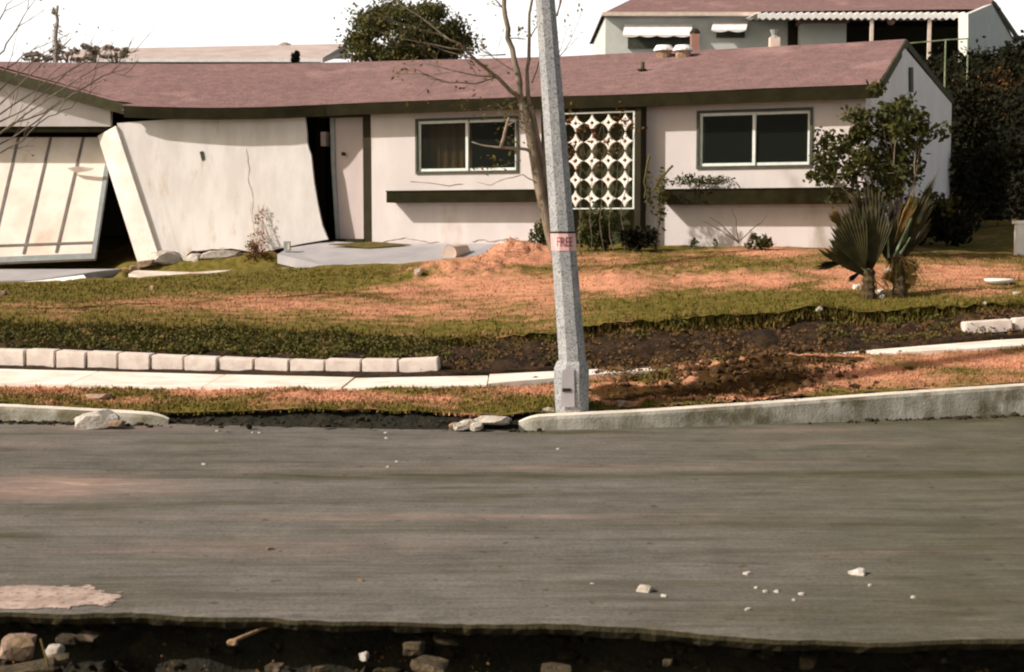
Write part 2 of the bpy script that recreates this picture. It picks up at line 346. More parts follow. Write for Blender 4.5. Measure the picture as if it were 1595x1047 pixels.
# ------------------------------------------------------------------ terrain rails (px, py, depth)
RAILS = {
 'edge':   [(-900, 650, None), (0, 656, None), (150, 659, None), (300, 664, None), (480, 669, None), (640, 672, None), (820, 671, None), (1000, 667, None), (1200, 660, None), (1400, 653, None), (1595, 647, None), (2500, 620, None)],
 'kback':  [(-900, 620, 14.4), (0, 625, 14.05), (270, 643, 13.6), (300, 641, 13.55), (480, 636, 13.45), (640, 640, 13.4), (780, 645, 13.35), (820, 642, 13.4), (1000, 634, 13.55), (1200, 621, 13.85), (1400, 608, 14.1), (1595, 595, 14.4), (2500, 560, 15)],
 'walkn':  [(-900, 585, 14.9), (0, 600, 14.75), (300, 606, 14.4), (500, 607, 14.2), (640, 604, 14.1), (850, 600, 14.15), (980, 582, 14.5), (1100, 574, 14.8), (1300, 557, 15.1), (1595, 541, 15.4), (2500, 500, 16)],
 'walkf':  [(-900, 560, 16.3), (0, 574, 16.0), (300, 582, 15.7), (500, 587, 15.4), (640, 589, 15.3), (850, 580, 15.4), (980, 573, 15.7), (1100, 565, 15.9), (1300, 549, 16.2), (1595, 526, 16.6), (2500, 490, 17.3)],
 'toe':    [(-900, 535, 16.6), (0, 549, 16.4), (300, 558, 16.1), (500, 566, 15.8), (640, 572, 15.65), (700, 582, 15.55), (850, 575, 15.6), (980, 568, 15.9), (1100, 560, 16.1), (1300, 545, 16.5), (1595, 522, 16.85), (2500, 480, 17.6)],
 'crestb': [(-900, 508, 17.15), (0, 516, 17.05), (300, 524, 16.9), (500, 530, 16.75), (640, 540, 16.7), (850, 534, 16.85), (1000, 519, 17.05), (1200, 512, 17.3), (1270, 506, 17.4), (1340, 509, 17.5), (1450, 500, 17.65), (1595, 476, 17.9), (2500, 440, 18.5)],
 'crest':  [(-900, 495, 17.2), (0, 505, 17.1), (300, 512, 16.95), (500, 520, 16.8), (640, 528, 16.75), (850, 518, 16.85), (940, 500, 17.0), (1000, 495, 17.1), (1200, 488, 17.35), (1270, 476, 17.5), (1340, 485, 17.55), (1450, 477, 17.7), (1595, 467, 17.9), (2500, 430, 18.5)],
 'mid':    [(-900, 468, 20), (0, 470, 20), (300, 466, 20), (640, 458, 20), (850, 445, 20), (1000, 440, 20), (1300, 436, 20), (1595, 428, 20.4), (2500, 400, 21)],
 'far':    [(-900, 440, 23.5), (0, 445, 23.4), (200, 436, 23.4), (450, 420, 23.4), (640, 416, 23.2), (760, 402, 23.2), (870, 392, 23.2), (1000, 392, 22.9), (1200, 392, 22), (1300, 394, 21.6), (1450, 398, 22), (1595, 398, 22.5), (2500, 380, 24)],
 'house':  [(-900, 420, 26.4), (0, 418, 26.3), (240, 408, 26.4), (400, 392, 26.3), (510, 378, 26.3), (600, 382, 25.8), (850, 381, 24.7), (1080, 382, 23.7), (1343, 386, 22.8), (1475, 378, 26), (1595, 374, 26.2), (2500, 365, 27)],
 'back':   [(-900, 380, 32), (0, 380, 32), (510, 360, 33), (1343, 345, 31), (1475, 342, 31), (1595, 342, 31), (2500, 335, 31)],
}
XG = np.linspace(-22, 22, 441)
rail = {}
for k_, pts in RAILS.items():
    w = [PZ(a, b_, 0.0) if d is None else P(a, b_, d) for a, b_, d in pts]
    xs = [q.x for q in w]
    o_ = np.argsort(xs); xs = np.array(xs)[o_]; ys = np.array([q.y for q in w])[o_]; zs = np.array([q.z for q in w])[o_]
    yy = np.interp(XG, xs, ys); zz = np.interp(XG, xs, zs)
    ker = np.ones(5) / 5
    rail[k_] = (np.convolve(np.pad(yy, 2, 'edge'), ker, 'valid'), np.convolve(np.pad(zz, 2, 'edge'), ker, 'valid'))
ORDER = ['edge', 'kback', 'walkn', 'walkf', 'toe', 'crestb', 'crest', 'mid', 'far', 'house', 'back']
def rz(k_, x): return float(np.interp(x, XG, rail[k_][0])), float(np.interp(x, XG, rail[k_][1]))
def H(x, y):
    pr = [rz(k_, x) for k_ in ORDER]
    if y < pr[0][0]: return 0.0
    for (a, za), (b_, zb) in zip(pr, pr[1:]):
        if y <= b_:
            t = (y - a) / max(b_ - a, 1e-4); return za + (zb - za) * t
    return pr[-1][1]
def hit(px, py, surf=None):
    d = ray(px, py); y = 12.8
    while y < 28:
        t = y / d.y; z = CZ + d.z * t; x = d.x * t
        g_ = H(x, y) + (mound(x, y) if y < 16 else 0)
        if y > rz('crest', x)[0] + .05: g_ = lawn_z(x, y, H(x, y))
        if z <= g_: return Vector((x, y, g_))
        y += .03
    return None
def onG(px, D):
    x = (px - CX) / F * D * 1.0
    for _ in range(3):
        z = H(x, D); a = project(x, D, z)[0]; x += (px - a) / F * D
    return Vector((x, D, H(x, D)))

MOUNDS = [(P(808, 396, 22.9), 0.6, 0.5, .26), (P(690, 440, 21.3), 1.0, .4, .12), (P(765, 420, 22.0), .6, .35, .12), (P(700, 430, 21.5), 1.3, .6, .10), (P(1000, 430, 20.5), .9, .5, .10), (P(1170, 430, 20.5), 1.0, .5, .10), (P(950, 440, 20), .5, .5, .08),
          (P(1150, 585, 14.6), .55, .42, .17), (P(1235, 562, 15.3), .6, .35, .10), (P(430, 612, 14.0), .5, .3, .04), (P(1040, 600, 14.0), .5, .2, .05), (P(1270, 478, 17.6), .3, .3, .06)]
def mound(x, y):
    s = 0
    for c, rx, ry, h in MOUNDS:
        e = ((x - c.x) / rx) ** 2 + ((y - c.y) / ry) ** 2
        if e < 6: s += h * math.exp(-e)
    return s
DRY = [(720, 440, 110, 24, .85), (805, 392, 70, 18, 1.2), (725, 412, 60, 10, 1.0), (640, 455, 60, 12, .7), (810, 450, 90, 22, .8), (960, 440, 85, 17, .95), (1060, 438, 60, 10, .6), (1160, 437, 95, 13, .9),
       (1210, 392, 80, 8, .8), (1330, 425, 70, 16, .8), (1500, 425, 100, 18, .75), (1330, 445, 60, 8, .8), (1500, 452, 80, 8, .6),
       (430, 472, 170, 14, .62), (250, 470, 120, 10, .5), (630, 482, 160, 16, .6), (900, 405, 120, 14, .40), (1080, 405, 70, 14, .35), (850, 480, 60, 20, .5), (60, 480, 80, 12, .3),
       (330, 606, 130, 10, .85), (520, 615, 110, 12, .75), (60, 608, 80, 10, .55), (170, 622, 60, 5, .5), (810, 606, 70, 9, .6), (640, 620, 90, 10, .5),
       (1520, 560, 130, 14, 1.0), (1330, 585, 110, 16, .95), (1125, 580, 55, 12, 1.3), (1230, 600, 60, 12, .8), (1480, 590, 140, 14, .5), (700, 600, 60, 6, .6), (930, 590, 40, 6, .5)]
GREENB = [(480, 432, 190, 16, .6), (110, 455, 120, 14, .5), (1000, 478, 120, 10, .4), (1240, 462, 160, 12, .3), (960, 388, 90, 6, .5), (1350, 478, 250, 10, .5), (230, 610, 60, 6, .5)]
def dryness(x, y, z):
    px, py = project(x, y, z); s = 0.0
    for a, b_, rx, ry, v in DRY:
        e = ((px - a) / rx) ** 2 + ((py - b_) / ry) ** 2
        if e < 5: s = max(s, v * math.exp(-e * .7))
    for a, b_, rx, ry, v in GREENB:
        e = ((px - a) / rx) ** 2 + ((py - b_) / ry) ** 2
        if e < 5: s -= v * math.exp(-e)
    for a, b_, rx, ry in ((1170, 592, 75, 26), (1060, 608, 60, 10), (1215, 562, 50, 9), (965, 612, 45, 14), (1290, 560, 60, 6), (640, 660, 300, 12)):
        e = ((px - a) / rx) ** 2 + ((py - b_) / ry) ** 2
        if e < 1.6: s = max(s, s + 2.2 * (1 - e / 1.6) ** .5)
    return s + .12

def loft(name, ka, kb, ny, m, amp=.02, fr=3.0, endfix=True, x0=-22, x1=22, fill=1, profile=None, bottom=None, attr=False, lip=0.0, nrow_x=None, smooth=True, label=None):
    xs = np.arange(x0, x1 + 1e-6, .05 if (x1 - x0) < 60 else .1)
    rows = []; A = []
    for j in range(ny + 1):
        t = j / ny; row = []
        for x in xs:
            ya, za = rz(ka, x); yb, zb = rz(kb, x)
            tt = profile(t) if profile else t
            y = ya + (yb - ya) * t; z = za + (zb - za) * tt
            w = 1.0
            z += amp * w * fbm(x * fr, y * fr, 3.1) + mound(x, y) * (1 + .5 * fbm(x * 6, y * 6, 1)) + (.035 * fbm(x * 8, y * 8, 5) if name == 'grass_verge' and wx(960, 14) < x < wx(1300, 14.5) else 0)
            y2 = y
            if j == 0 and lip: y2 = y - lip * (.6 + .8 * fbm(x * 4, 7.7, 0, 4))
            row.append((x, y2, z))
            if attr: A.append(dryness(x, y, z))
        rows.append(row)
    if bottom is not None:
        rows.insert(0, [(p[0], p[1] + .02, p[2] - bottom) for p in rows[0]])
        if attr: A = A[:len(xs)] + A
    mb = MB(); mb.grid(rows)
    o = mb.build(name, m, smooth=smooth, org=(0, 18, 0))
    if attr:
        at = o.data.attributes.new('dry', 'FLOAT', 'POINT'); at.data.foreach_set('value', np.array(A, dtype=np.float32))
    tag(o, kind='structure'); return o

# far ground to the horizon (below everything else)
mb = MB(); mb.add([(-400, 26, -.9), (400, 26, -.9), (400, 500, -.9), (-400, 500, -.9)], [(0, 1, 2, 3)])
mb.add([(-400, -60, -.95), (400, -60, -.95), (400, 26, -.95), (-400, 26, -.95)], [(0, 1, 2, 3)])
tag(mb.build('ground', M['ground'], org=(0, 0, -.95)), kind='structure')

# road: sheet with a ragged broken near edge and a visible asphalt thickness
NEAR = [(-1200, 935), (0, 951), (100, 953), (220, 952), (320, 957), (430, 959), (520, 964), (700, 966), (850, 970), (1000, 975), (1100, 985), (1200, 991), (1350, 996), (1500, 994), (1595, 990), (2800, 985)]
nw = [PZ(a, b_, 0) for a, b_ in NEAR]; nwx = [q.x for q in nw]; nwy = [q.y for q in nw]
def neary(x): return float(np.interp(x, nwx, nwy)) + .035 * fbm(x * 2.2, 5, 0, 5) + .016 * fbm(x * 11, 2, 4, 4)
xs = np.arange(-22, 22.01, .04)
mb = MB(); rows = []
for j in range(61):
    t = j / 60
    rows.append([(x, neary(x) * (1 - t) + (rz('edge', x)[0] + .12) * t, .006 * fbm(x * .8, t * 5, 0) - (.012 if j == 0 else 0)) for x in xs])
top0 = [(p[0], p[1] - .0, p[2]) for p in rows[0]]
e1 = [(p[0], p[1] - .012 - .02 * abs(fbm(p[0] * 12, 1, 0)), -.03) for p in top0]
e2 = [(p[0], p[1] + .01 - .02 * fbm(p[0] * 14, 2, 0), -.065 - .012 * fbm(p[0] * 7, 3, 0)) for p in top0]
e3 = [(p[0], p[1] + .32, -.07) for p in top0]
mb.grid(rows, 0); mb.grid([top0, e1, e2, e3], 1, flip=True)
road = mb.build('road', [M['road'], M['asphalt_edge']], org=(0, 10, 0)); tag(road, kind='structure')
DUST = [(50, 762, 130, 15, 1.7), (150, 748, 110, 8, 1.2), (440, 806, 380, 3, .4), (1000, 728, 300, 3, .3), (900, 805, 500, 3, .25), (600, 742, 420, 3, -.9), (250, 708, 300, 3, -.6), (1250, 738, 400, 3, -1.0), (1300, 815, 400, 4, -.8), (1050, 770, 500, 3, -.5), (265, 765, 55, 5, .7), (1200, 668, 130, 5, .9), (420, 848, 260, 7, .45), (700, 806, 240, 5, .5), (180, 665, 120, 6, .7), (900, 730, 260, 6, .35), (1330, 690, 130, 3, .6), (60, 690, 120, 6, .4),
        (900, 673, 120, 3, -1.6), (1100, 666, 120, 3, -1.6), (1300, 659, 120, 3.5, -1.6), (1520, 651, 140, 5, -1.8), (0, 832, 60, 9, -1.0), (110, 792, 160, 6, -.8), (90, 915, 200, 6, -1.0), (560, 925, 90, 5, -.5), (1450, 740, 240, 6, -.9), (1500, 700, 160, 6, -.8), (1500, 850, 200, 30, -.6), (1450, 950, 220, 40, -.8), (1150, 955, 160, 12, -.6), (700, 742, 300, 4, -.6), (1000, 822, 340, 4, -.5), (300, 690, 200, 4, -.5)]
DA = []
for v in road.data.vertices:
    p = v.co + road.location; px, py = project(p.x, p.y, 0); d_ = 0
    for a, b_, rx, ry, w_ in DUST:
        e = ((px - a) / rx) ** 2 + ((py - b_) / ry) ** 2
        if e < 6: d_ += w_ * math.exp(-e)
    DA.append(d_)
at = road.data.attributes.new('dust', 'FLOAT', 'POINT'); at.data.foreach_set('value', np.array(DA, dtype=np.float32))
# earth under the broken road edge and the near bank, one folded sheet
prof = [(-30, .10), (0, .08), (3.5, .02), (5.2, -.15), (5.7, -.42), (6.1, -.60)]
rows = [[(x, y, z + (.05 * fbm(x * 2, y * 2, 0) if y > 3 else 0)) for x in xs[::2]] for y, z in prof]
for dy, z in [(-.42, -.62), (-.2, -.52), (-.04, -.42), (.10, -.34), (.20, -.25), (.26, -.16), (.30, -.08)]:
    rows.append([(x, neary(x) + dy + .07 * fbm(x * 3.3, dy * 9, 2), z + .05 * fbm(x * 5, dy * 12, 5)) for x in xs[::2]])
mb = MB(); mb.grid(rows)
tag(mb.build('earth', M['soil_dark'], org=(0, 5, 0), smooth=True), kind='structure')
mb = MB()  # soil floor under the road and the kerb line
mb.add([(-22, 7.2, -.09), (22, 7.2, -.09), (22, 15, -.09), (-22, 15, -.09)], [(0, 1, 2, 3)])

def wx(px, D=13.5): return (px - CX) / F * D
# verge: edge of soil rises from road edge, grassy top
def vprof(t): return min(1, t * 1.0)
loft('grass_verge', 'kback', 'walkn', 12, M['grass'], amp=.022, fr=3, attr=True, lip=.05, bottom=None)
# dark scarp between road and verge (where the kerb is gone or behind it)
rows = []
for t in (0, .15, .35, .6, .85, 1.0):
    row = []
    for x in xs[::1]:
        ya, za = rz('edge', x); yb, zb = rz('kback', x)
        s_ = t ** .6 if t < .99 else 1
        y = ya + .10 + (yb + .10 - ya - .10) * t; z = -.03 + (zb - .02 + .03) * (t ** .8)
        if t < 1: y += .05 * fbm(x * 6, t * 9, 0); z += .03 * fbm(x * 9, t * 7, 3)
        if t == 1: z = zb + mound(x, yb) - .03
        row.append((x, y, z))
    rows.append(row)
mb = MB(); mb.grid(rows); tag(mb.build('verge_bank', M['soil_dark'], smooth=True, org=(0, 13.5, 0)), kind='structure')
# pavement slabs as one sheet with joints, sagging
rows = [[], [], [], []]
PX = []
xx = -22.0
mb = MB()
while xx < 22:
    w_ = 1.45
    xa, xb = xx + .008, xx + w_ - .008
    xc = (xa + xb) / 2
    buried = wx(1095, 14.9) < xc < wx(1250, 15.2)
    q = []
    for x in (xa, xb):
        yn, zn = rz('walkn', x); yf, zf = rz('walkf', x)
        d = .022 + .014 * noise.noise(Vector((xc * 1.3, 0, 0)))
        if wx(560, 14.5) < xc < wx(740, 14.5): d = .015
        if buried: d = -.10
        q.append([(x, yn - .02, zn - .12), (x, yn - .02, zn + d), (x, yf - .08, zf + d - .015), (x, yf - .08, zf - .12)])
    a, c = q
    mb.hexa([a[0], c[0], c[3], a[3], a[1], c[1], c[2], a[2]])
    xx += w_
tag(mb.build('pavement', M['pavement'], org=(0, 15, 0)), kind='structure')
# soil under the pavement and spill over its buried middle stretch
def wob(t): return t
rows = []
for kind_ in range(7):
    row = []
    for x in xs:
        yn, zn = rz('walkn', x); yf, zf = rz('walkf', x); yt, zt = rz('toe', x)
        lay = [(yn - .02, zn - .05), (yn + .3, zn - .03), (yf - .2, zf - .04), (yf + .05, zf + .0), (yt - .22, zf + .03), (yt - .05, zf + .05), (yt + .02, zt + .02)]
        y, z = lay[kind_]; row.append((x, y, z + .015 * fbm(x * 4, y * 4, 1) + mound(x, y)))
    rows.append(row)
mb = MB(); mb.grid(rows); tag(mb.build('pavement_soil', M['soil'], smooth=True, org=(0, 15.5, 0)), kind='structure')
# the bank
def bprof(t): return 1 - (1 - t) ** 1.4
loft('bank', 'toe', 'crestb', 14, M['soil'], amp=.07, fr=3.2, profile=bprof)
rows = []
for t in (0, .3, .7, 1.0):
    row = []
    for x in xs[::1]:
        ya, za = rz('crestb', x); yb, zb = rz('crest', x)
        y = ya + .02 + (yb + .06 - ya) * t + (.04 * fbm(x * 7, t * 5, 1) if 0 < t < 1 else 0)
        row.append((x, y, za - .05 + (zb + .03 - za) * t + mound(x, yb) * t))
    rows.append(row)
mb = MB(); mb.grid(rows); tag(mb.build('bank_scarp', M['soil'], smooth=True, org=(0, 17, 0)), kind='structure')
# the lawn in one sheet: crest-mid-far-house-back
rows = []; A = []
KS = [('crest', 'mid', 30), ('mid', 'far', 34), ('far', 'house', 24), ('house', 'back', 8)]
xl = np.arange(-22, 22.01, .06)
def lawn_z(x, y, z):
    px = CX + F * x / y
    if 425 < px < 860 and y > 23.7: z -= .16 * min(1, (px - 425) / 25, (860 - px) / 25) * min(1, (y - 23.7) / .3)
    if 190 < px < 485 and 23.8 < y < 25.7: z -= .22 * min(1, (px - 190) / 20, (485 - px) / 20) * min(1, (y - 23.8) / .2, (25.7 - y) / .2)
    if px < 195 and y > 23.9: z -= .14 * min(1, (195 - px) / 20, (y - 23.9) / .3)
    return z + .03 * fbm(x * 1.3, y * 1.3, 0) + .012 * fbm(x * 6, y * 6, 2, 3) + mound(x, y) * (1 + .55 * fbm(x * 5, y * 5, 1))
first = True
for ka, kb, n in KS:
    RA = [(rz(ka, x), rz(kb, x)) for x in xl]
    for j in range(0 if first else 1, n + 1):
        t = j / n; row = []
        for x, ((ya, za), (yb, zb)) in zip(xl, RA):
            y = ya + (yb - ya) * t; z = lawn_z(x, y, za + (zb - za) * t)
            A.append(dryness(x, y, z))
            if first and j == 0: y -= .02 + .09 * abs(fbm(x * 5, 7.7, 0, 6)); z -= .02 + .04 * fbm(x * 7, 3.3, 0, 4)
            row.append((x, y, z))
        rows.append(row)
    first = False
mb = MB(); mb.grid(rows)
lawn = mb.build('lawn', M['grass'], smooth=True, org=(0, 20, 0))
at = lawn.data.attributes.new('dry', 'FLOAT', 'POINT'); at.data.foreach_set('value', np.array(A, dtype=np.float32))
tag(lawn, kind='structure')

# grass blades over lawn and verge (uncountable)
def blades(name, n, region, hmin, hmax, matl, seed):
    r = random.Random(seed); V = []; A = []
    cnt = 0
    while cnt < n:
        x = r.uniform(-9, 10); ka, kb = region
        ya, yb = rz(ka, x)[0], rz(kb, x)[0]
        y = r.uniform(ya - .04, yb)
        if abs(x) > y * .40: continue
        z = H(x, y)
        z = lawn_z(x, y, z) if ka == 'crest' or ka == 'far' or ka == 'mid' else z + .022 * fbm(x * 3, y * 3, 3.1) + mound(x, y)
        d = dryness(x, y, z) + r.uniform(-.15, .15)
        if d > 1.6 and r.random() < .75: continue
        if ka == 'crestb' and x > wx(900, 17) and (y < yb - .07 or r.random() < .4): continue
        a = r.uniform(0, 6.28); h = r.uniform(hmin, hmax) * (1.25 - .5 * min(1, max(0, d))); w = r.uniform(.006, .014)
        dx, dy = math.cos(a) * w, math.sin(a) * w
        lx, ly = r.gauss(0, .4) * h, r.gauss(0, .4) * h
        V += [(x - dx, y - dy, z - .01), (x + dx, y + dy, z - .01), (x + lx, y + ly, z + h)]
        A += [d, d, d]; cnt += 1
    o = np_mesh(name, np.array(V), 3, matl, np.array(A))
    tag(o, kind='stuff'); return o
tag(blades('lawn_grass', 42000, ('crest', 'far'), .012, .042, M['grass'], 3), 'short patchy green and straw grass growing over the lawn', 'grass')
tag(blades('verge_grass', 18000, ('kback', 'walkn'), .012, .038, M['grass'], 4), 'short worn grass between the kerb and the pavement', 'grass')
tag(blades('crest_grass', 9000, ('crestb', 'crest'), .03, .09, M['grass'], 5), 'longer grass hanging over the top of the bank', 'grass')

# generic leaf cloud -> array of quads
def leaves(centres, rad, n, size, rnd, flat=0.0, aspect=.55):
    c = np.array([tuple(v) for v in centres]); idx = rnd.integers(0, len(c), n)
    rad = np.array(rad); 
    if rad.ndim == 1: rad = np.tile(rad, (len(c), 1))
    p = c[idx] + rnd.normal(0, .5, (n, 3)) * rad[idx]
    d = rnd.normal(0, 1, (n, 3)); d[:, 2] *= (1 - flat); d /= np.linalg.norm(d, axis=1)[:, None]
    e = rnd.normal(0, 1, (n, 3)); e -= (e * d).sum(1)[:, None] * d; e /= np.linalg.norm(e, axis=1)[:, None]
    s = size * rnd.uniform(.6, 1.3, n)[:, None]
    V = np.empty((n, 4, 3)); V[:, 0] = p - d * s; V[:, 1] = p - e * s * aspect; V[:, 2] = p + d * s; V[:, 3] = p + e * s * aspect
    return V.reshape(-1, 3)

# creeping ground cover along the bank
cs = []
rr_ = random.Random(11)
for i in range(1100):
    x = rr_.uniform(-8, 8.5); ya, yb = rz('toe', x)[0], rz('crest', x)[0]
    px = CX + F * x / 16.7
    dens = 1.0 if px < 690 else (.10 if px > 1250 else .03)
    if rr_.random() > dens: continue
    t = rr_.random() ** (.55 if px < 700 else .9); y = ya + (yb - ya) * t
    cs.append((x, y - .02, H(x, y) + .03))
V = leaves(cs, (.16, .10, .08), 34000, .024, RNG)
tag(np_mesh('ground_cover', V, 4, M['ground_cover'], k=4), 'low olive creeping plants covering the bank behind the blocks', 'ground cover', kind='stuff')
cs = []
for i in range(420):
    x = rr_.uniform(-6, 8.5); y = rr_.uniform(rz('toe', x)[0] - .1, rz('crestb', x)[0])
    if wx(690, 16) < x: cs.append((x, y, H(x, y) + .02))
for i in range(90):
    px = rr_.uniform(940, 1300); D = rr_.uniform(13.7, 16.0); q = onG(px, D); cs.append((q.x, q.y, q.z + mound(q.x, q.y) + .02))
M['litter'] = mat('soil_litter', (.13, .070, .022), (.06, .034, .012), scale=12, c3=(.30, .19, .09), s3=9, th3=(.66, .74))
V = leaves(cs, (.22, .15, .05), 9000, .024, RNG)
tag(np_mesh('soil_litter', V, 4, M['litter'], k=4), 'brown crumbled clods and dry roots strewn over the bare soil bank', 'soil litter', kind='stuff')

# ------------------------------------------------------------------ kerbs
def kerb_piece(pxs, raise_=0.0, broken=(True, True), name='kerb', thick=.16):
    xs_ = np.arange(pxs[0], pxs[1], .06); rows = [[], [], [], [], []]
    for i, x in enumerate(xs_):
        ye, _ = rz('edge', x); yk, zk = rz('kback', x)
        zk += raise_
        e = 0
        if broken[0]: e = max(e, 1 - (x - xs_[0]) / .22)
        if broken[1]: e = max(e, 1 - (xs_[-1] - x) / .22)
        e = max(0, e)
        j = .006 * fbm(x * 9, 1, 0)
        zk -= .05 * e * e; f = e * .05
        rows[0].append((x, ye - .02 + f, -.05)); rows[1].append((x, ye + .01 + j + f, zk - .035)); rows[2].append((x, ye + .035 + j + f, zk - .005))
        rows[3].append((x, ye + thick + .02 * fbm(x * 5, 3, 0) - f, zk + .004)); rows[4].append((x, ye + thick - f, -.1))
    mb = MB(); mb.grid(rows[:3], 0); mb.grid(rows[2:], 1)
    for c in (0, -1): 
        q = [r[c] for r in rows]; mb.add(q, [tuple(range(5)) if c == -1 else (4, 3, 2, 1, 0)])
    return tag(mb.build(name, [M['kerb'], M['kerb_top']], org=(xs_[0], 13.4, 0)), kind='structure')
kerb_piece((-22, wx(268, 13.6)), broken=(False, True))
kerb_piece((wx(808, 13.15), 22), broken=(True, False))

# ------------------------------------------------------------------ rocks
def rock_mesh(name, m, seed, jag=.35, sub=2):
    import bmesh
    bm = bmesh.new(); bmesh.ops.create_icosphere(bm, subdivisions=sub, radius=1)
    for v in bm.verts:
        n_ = noise.noise(v.co * 1.1 + Vector((seed * 7.3, 0, 0))); n2 = noise.noise(v.co * 2.7 + Vector((0, seed * 3.1, 0)))
        v.co *= 1 + jag * n_ * 1.6 + jag * .5 * n2
        for ax in range(3):
            lim = .72 + .12 * noise.noise(Vector((seed, ax, 1.5)))
            v.co[ax] = max(-lim, min(lim, v.co[ax]))
    me = bpy.data.meshes.new(name); bm.to_mesh(me); bm.free(); me.materials.append(m); return me
RM = {('w', i): rock_mesh('rock', M['rock'], i + 1) for i in range(4)}
RM.update({('b', i): rock_mesh('rock', M['rock_brown'], i + 11) for i in range(3)})
RM.update({('p', i): rock_mesh('rock', M['rock_pink'], i + 21) for i in range(3)})
M['rock_dirty'] = mat('rock_dirty', (.085, .062, .034), (.045, .034, .018), scale=9, c3=(.20, .145, .10), s3=6, th3=(.55, .7), bump=.8, bscale=30, bdist=.03, grain=.3, gscale=60)
RM.update({('d', i): rock_mesh('rock', M['rock_dirty'], i + 31, .5) for i in range(3)})
def rock(px, py, D, w, h, kind, var, label, cat='rock', name='rock', group=None, z=None, rot=None, dz=0):
    me = RM[(kind, var % (4 if kind == 'w' else 3))]
    o = bpy.data.objects.new(name, me); COL.objects.link(o)
    q = P(px, py, D) if D else PZ(px, py, z if z is not None else 0)
    if D and 13.9 < D < 25.2:
        hh_ = hit(px, py + h * .4)
        if hh_: q = P(px, py, hh_.y); q.z = max(q.z, hh_.z + h / F * q.y * .30)
    sx = w / F * q.y / 1.45; sz = h / F * q.y / 1.3
    o.location = (q.x, q.y, q.z + dz); o.scale = (sx, sx * .8, sz)
    o.rotation_euler = (random.uniform(-.2, .2), random.uniform(-.2, .2), random.uniform(-.5, .5)) if rot is None else rot
    tag(o, label, cat, group); return o

rock(150, 655, 13.25, 64, 26, 'w', 0, 'large pale broken concrete lump lying against the left kerb', 'rubble', 'concrete_lump')
rock(182, 660, 13.15, 24, 9, 'p', 0, 'small pinkish chip beside the large pale lump at the left kerb', 'rubble', 'concrete_chip')
rock(1004, 921, None, 27, 19, 'w', 1, 'larger white angular stone on the road right of centre')
rock(1335, 893, None, 26, 13, 'w', 2, 'white flattish stone far right on the road')
rock(1034, 929, None, 9, 6, 'w', 3, 'tiny pale stone just right of the larger white stone')
rock(1165, 894, None, 13, 7, 'w', 0, 'small pale stone on the road between the two big white stones')
rock(420, 856, None, 10, 8, 'p', 1, 'single small brown pebble on the left half of the road')
rock(318, 724, None, 8, 5, 'w', 2, 'tiny white pebble on the road below the concrete lump')
rock(562, 905, None, 8, 6, 'b', 1, 'dark pebble near the broken road edge left of centre')
for i, (a, b_, s_) in enumerate([(1178, 916, 6), (1192, 922, 8), (1209, 922, 8), (1248, 926, 9), (1423, 931, 8), (1236, 935, 5), (1355, 912, 6), (1164, 950, 9)]):
    rock(a, b_, None, s_, s_ * .7, 'w', i, 'tiny pale pebble scattered on the right half of the road', 'pebble', 'pebble', 'pale pebbles on the right of the road')
for i, (a, b_) in enumerate([(394, 675), (404, 675), (338, 672), (601, 675), (602, 683), (618, 720), (604, 728), (922, 910), (870, 700)]):
    rock(a, b_, None, 6, 4, 'w', i, 'tiny white grit fragment on the far half of the road', 'pebble', 'pebble', 'white grit on the far side of the road')
# broken kerb fragments in the gap
rock(768, 655, 13.15, 62, 13, 'w', 1, 'white broken kerb slab on top of the fragments in the kerb gap', 'rubble', 'kerb_fragment')
rock(722, 662, 13.05, 34, 13, 'w', 2, 'crumbled white kerb lump at the left end of the kerb gap pile', 'rubble', 'kerb_fragment')
rock(742, 665, 13.0, 20, 12, 'w', 3, 'small white kerb chunk below the broken slab', 'rubble', 'kerb_fragment')
rock(706, 664, 13.05, 13, 9, 'p', 2, 'tiny pinkish kerb chip leftmost of the broken fragments', 'rubble', 'kerb_fragment')
rock(975, 632, 13.65, 34, 12, 'p', 0, 'flat pinkish concrete chunk lying on the kerb right of the pole', 'rubble', 'concrete_chunk')
rock(852, 639, 13.5, 22, 6, 'w', 0, 'flat white chip on the ground left of the pole base', 'rubble', 'concrete_chip')
# foundation chunks under the leaning wall
for (a, b_, D, w, h, kd, v, lb) in [
    (262, 405, 25.9, 46, 20, 'w', 0, 'big pale foundation chunk at the foot of the leaning wall'),
    (300, 407, 25.9, 30, 15, 'w', 2, 'pale foundation chunk below the notch in the leaning wall'),
    (345, 401, 26.0, 66, 13, 'w', 1, 'long pinkish foundation chunk left of the dead vine'),
    (230, 414, 25.7, 26, 10, 'p', 1, 'small chunk beside the left corner of the leaning wall'),
    (208, 420, 25.3, 12, 7, 'p', 0, 'tiny pink chip on the ground left of the leaning wall')]:
    rock(a, b_, D, w, h, kd, v, lb, 'rubble', 'foundation_chunk', dz=.03)
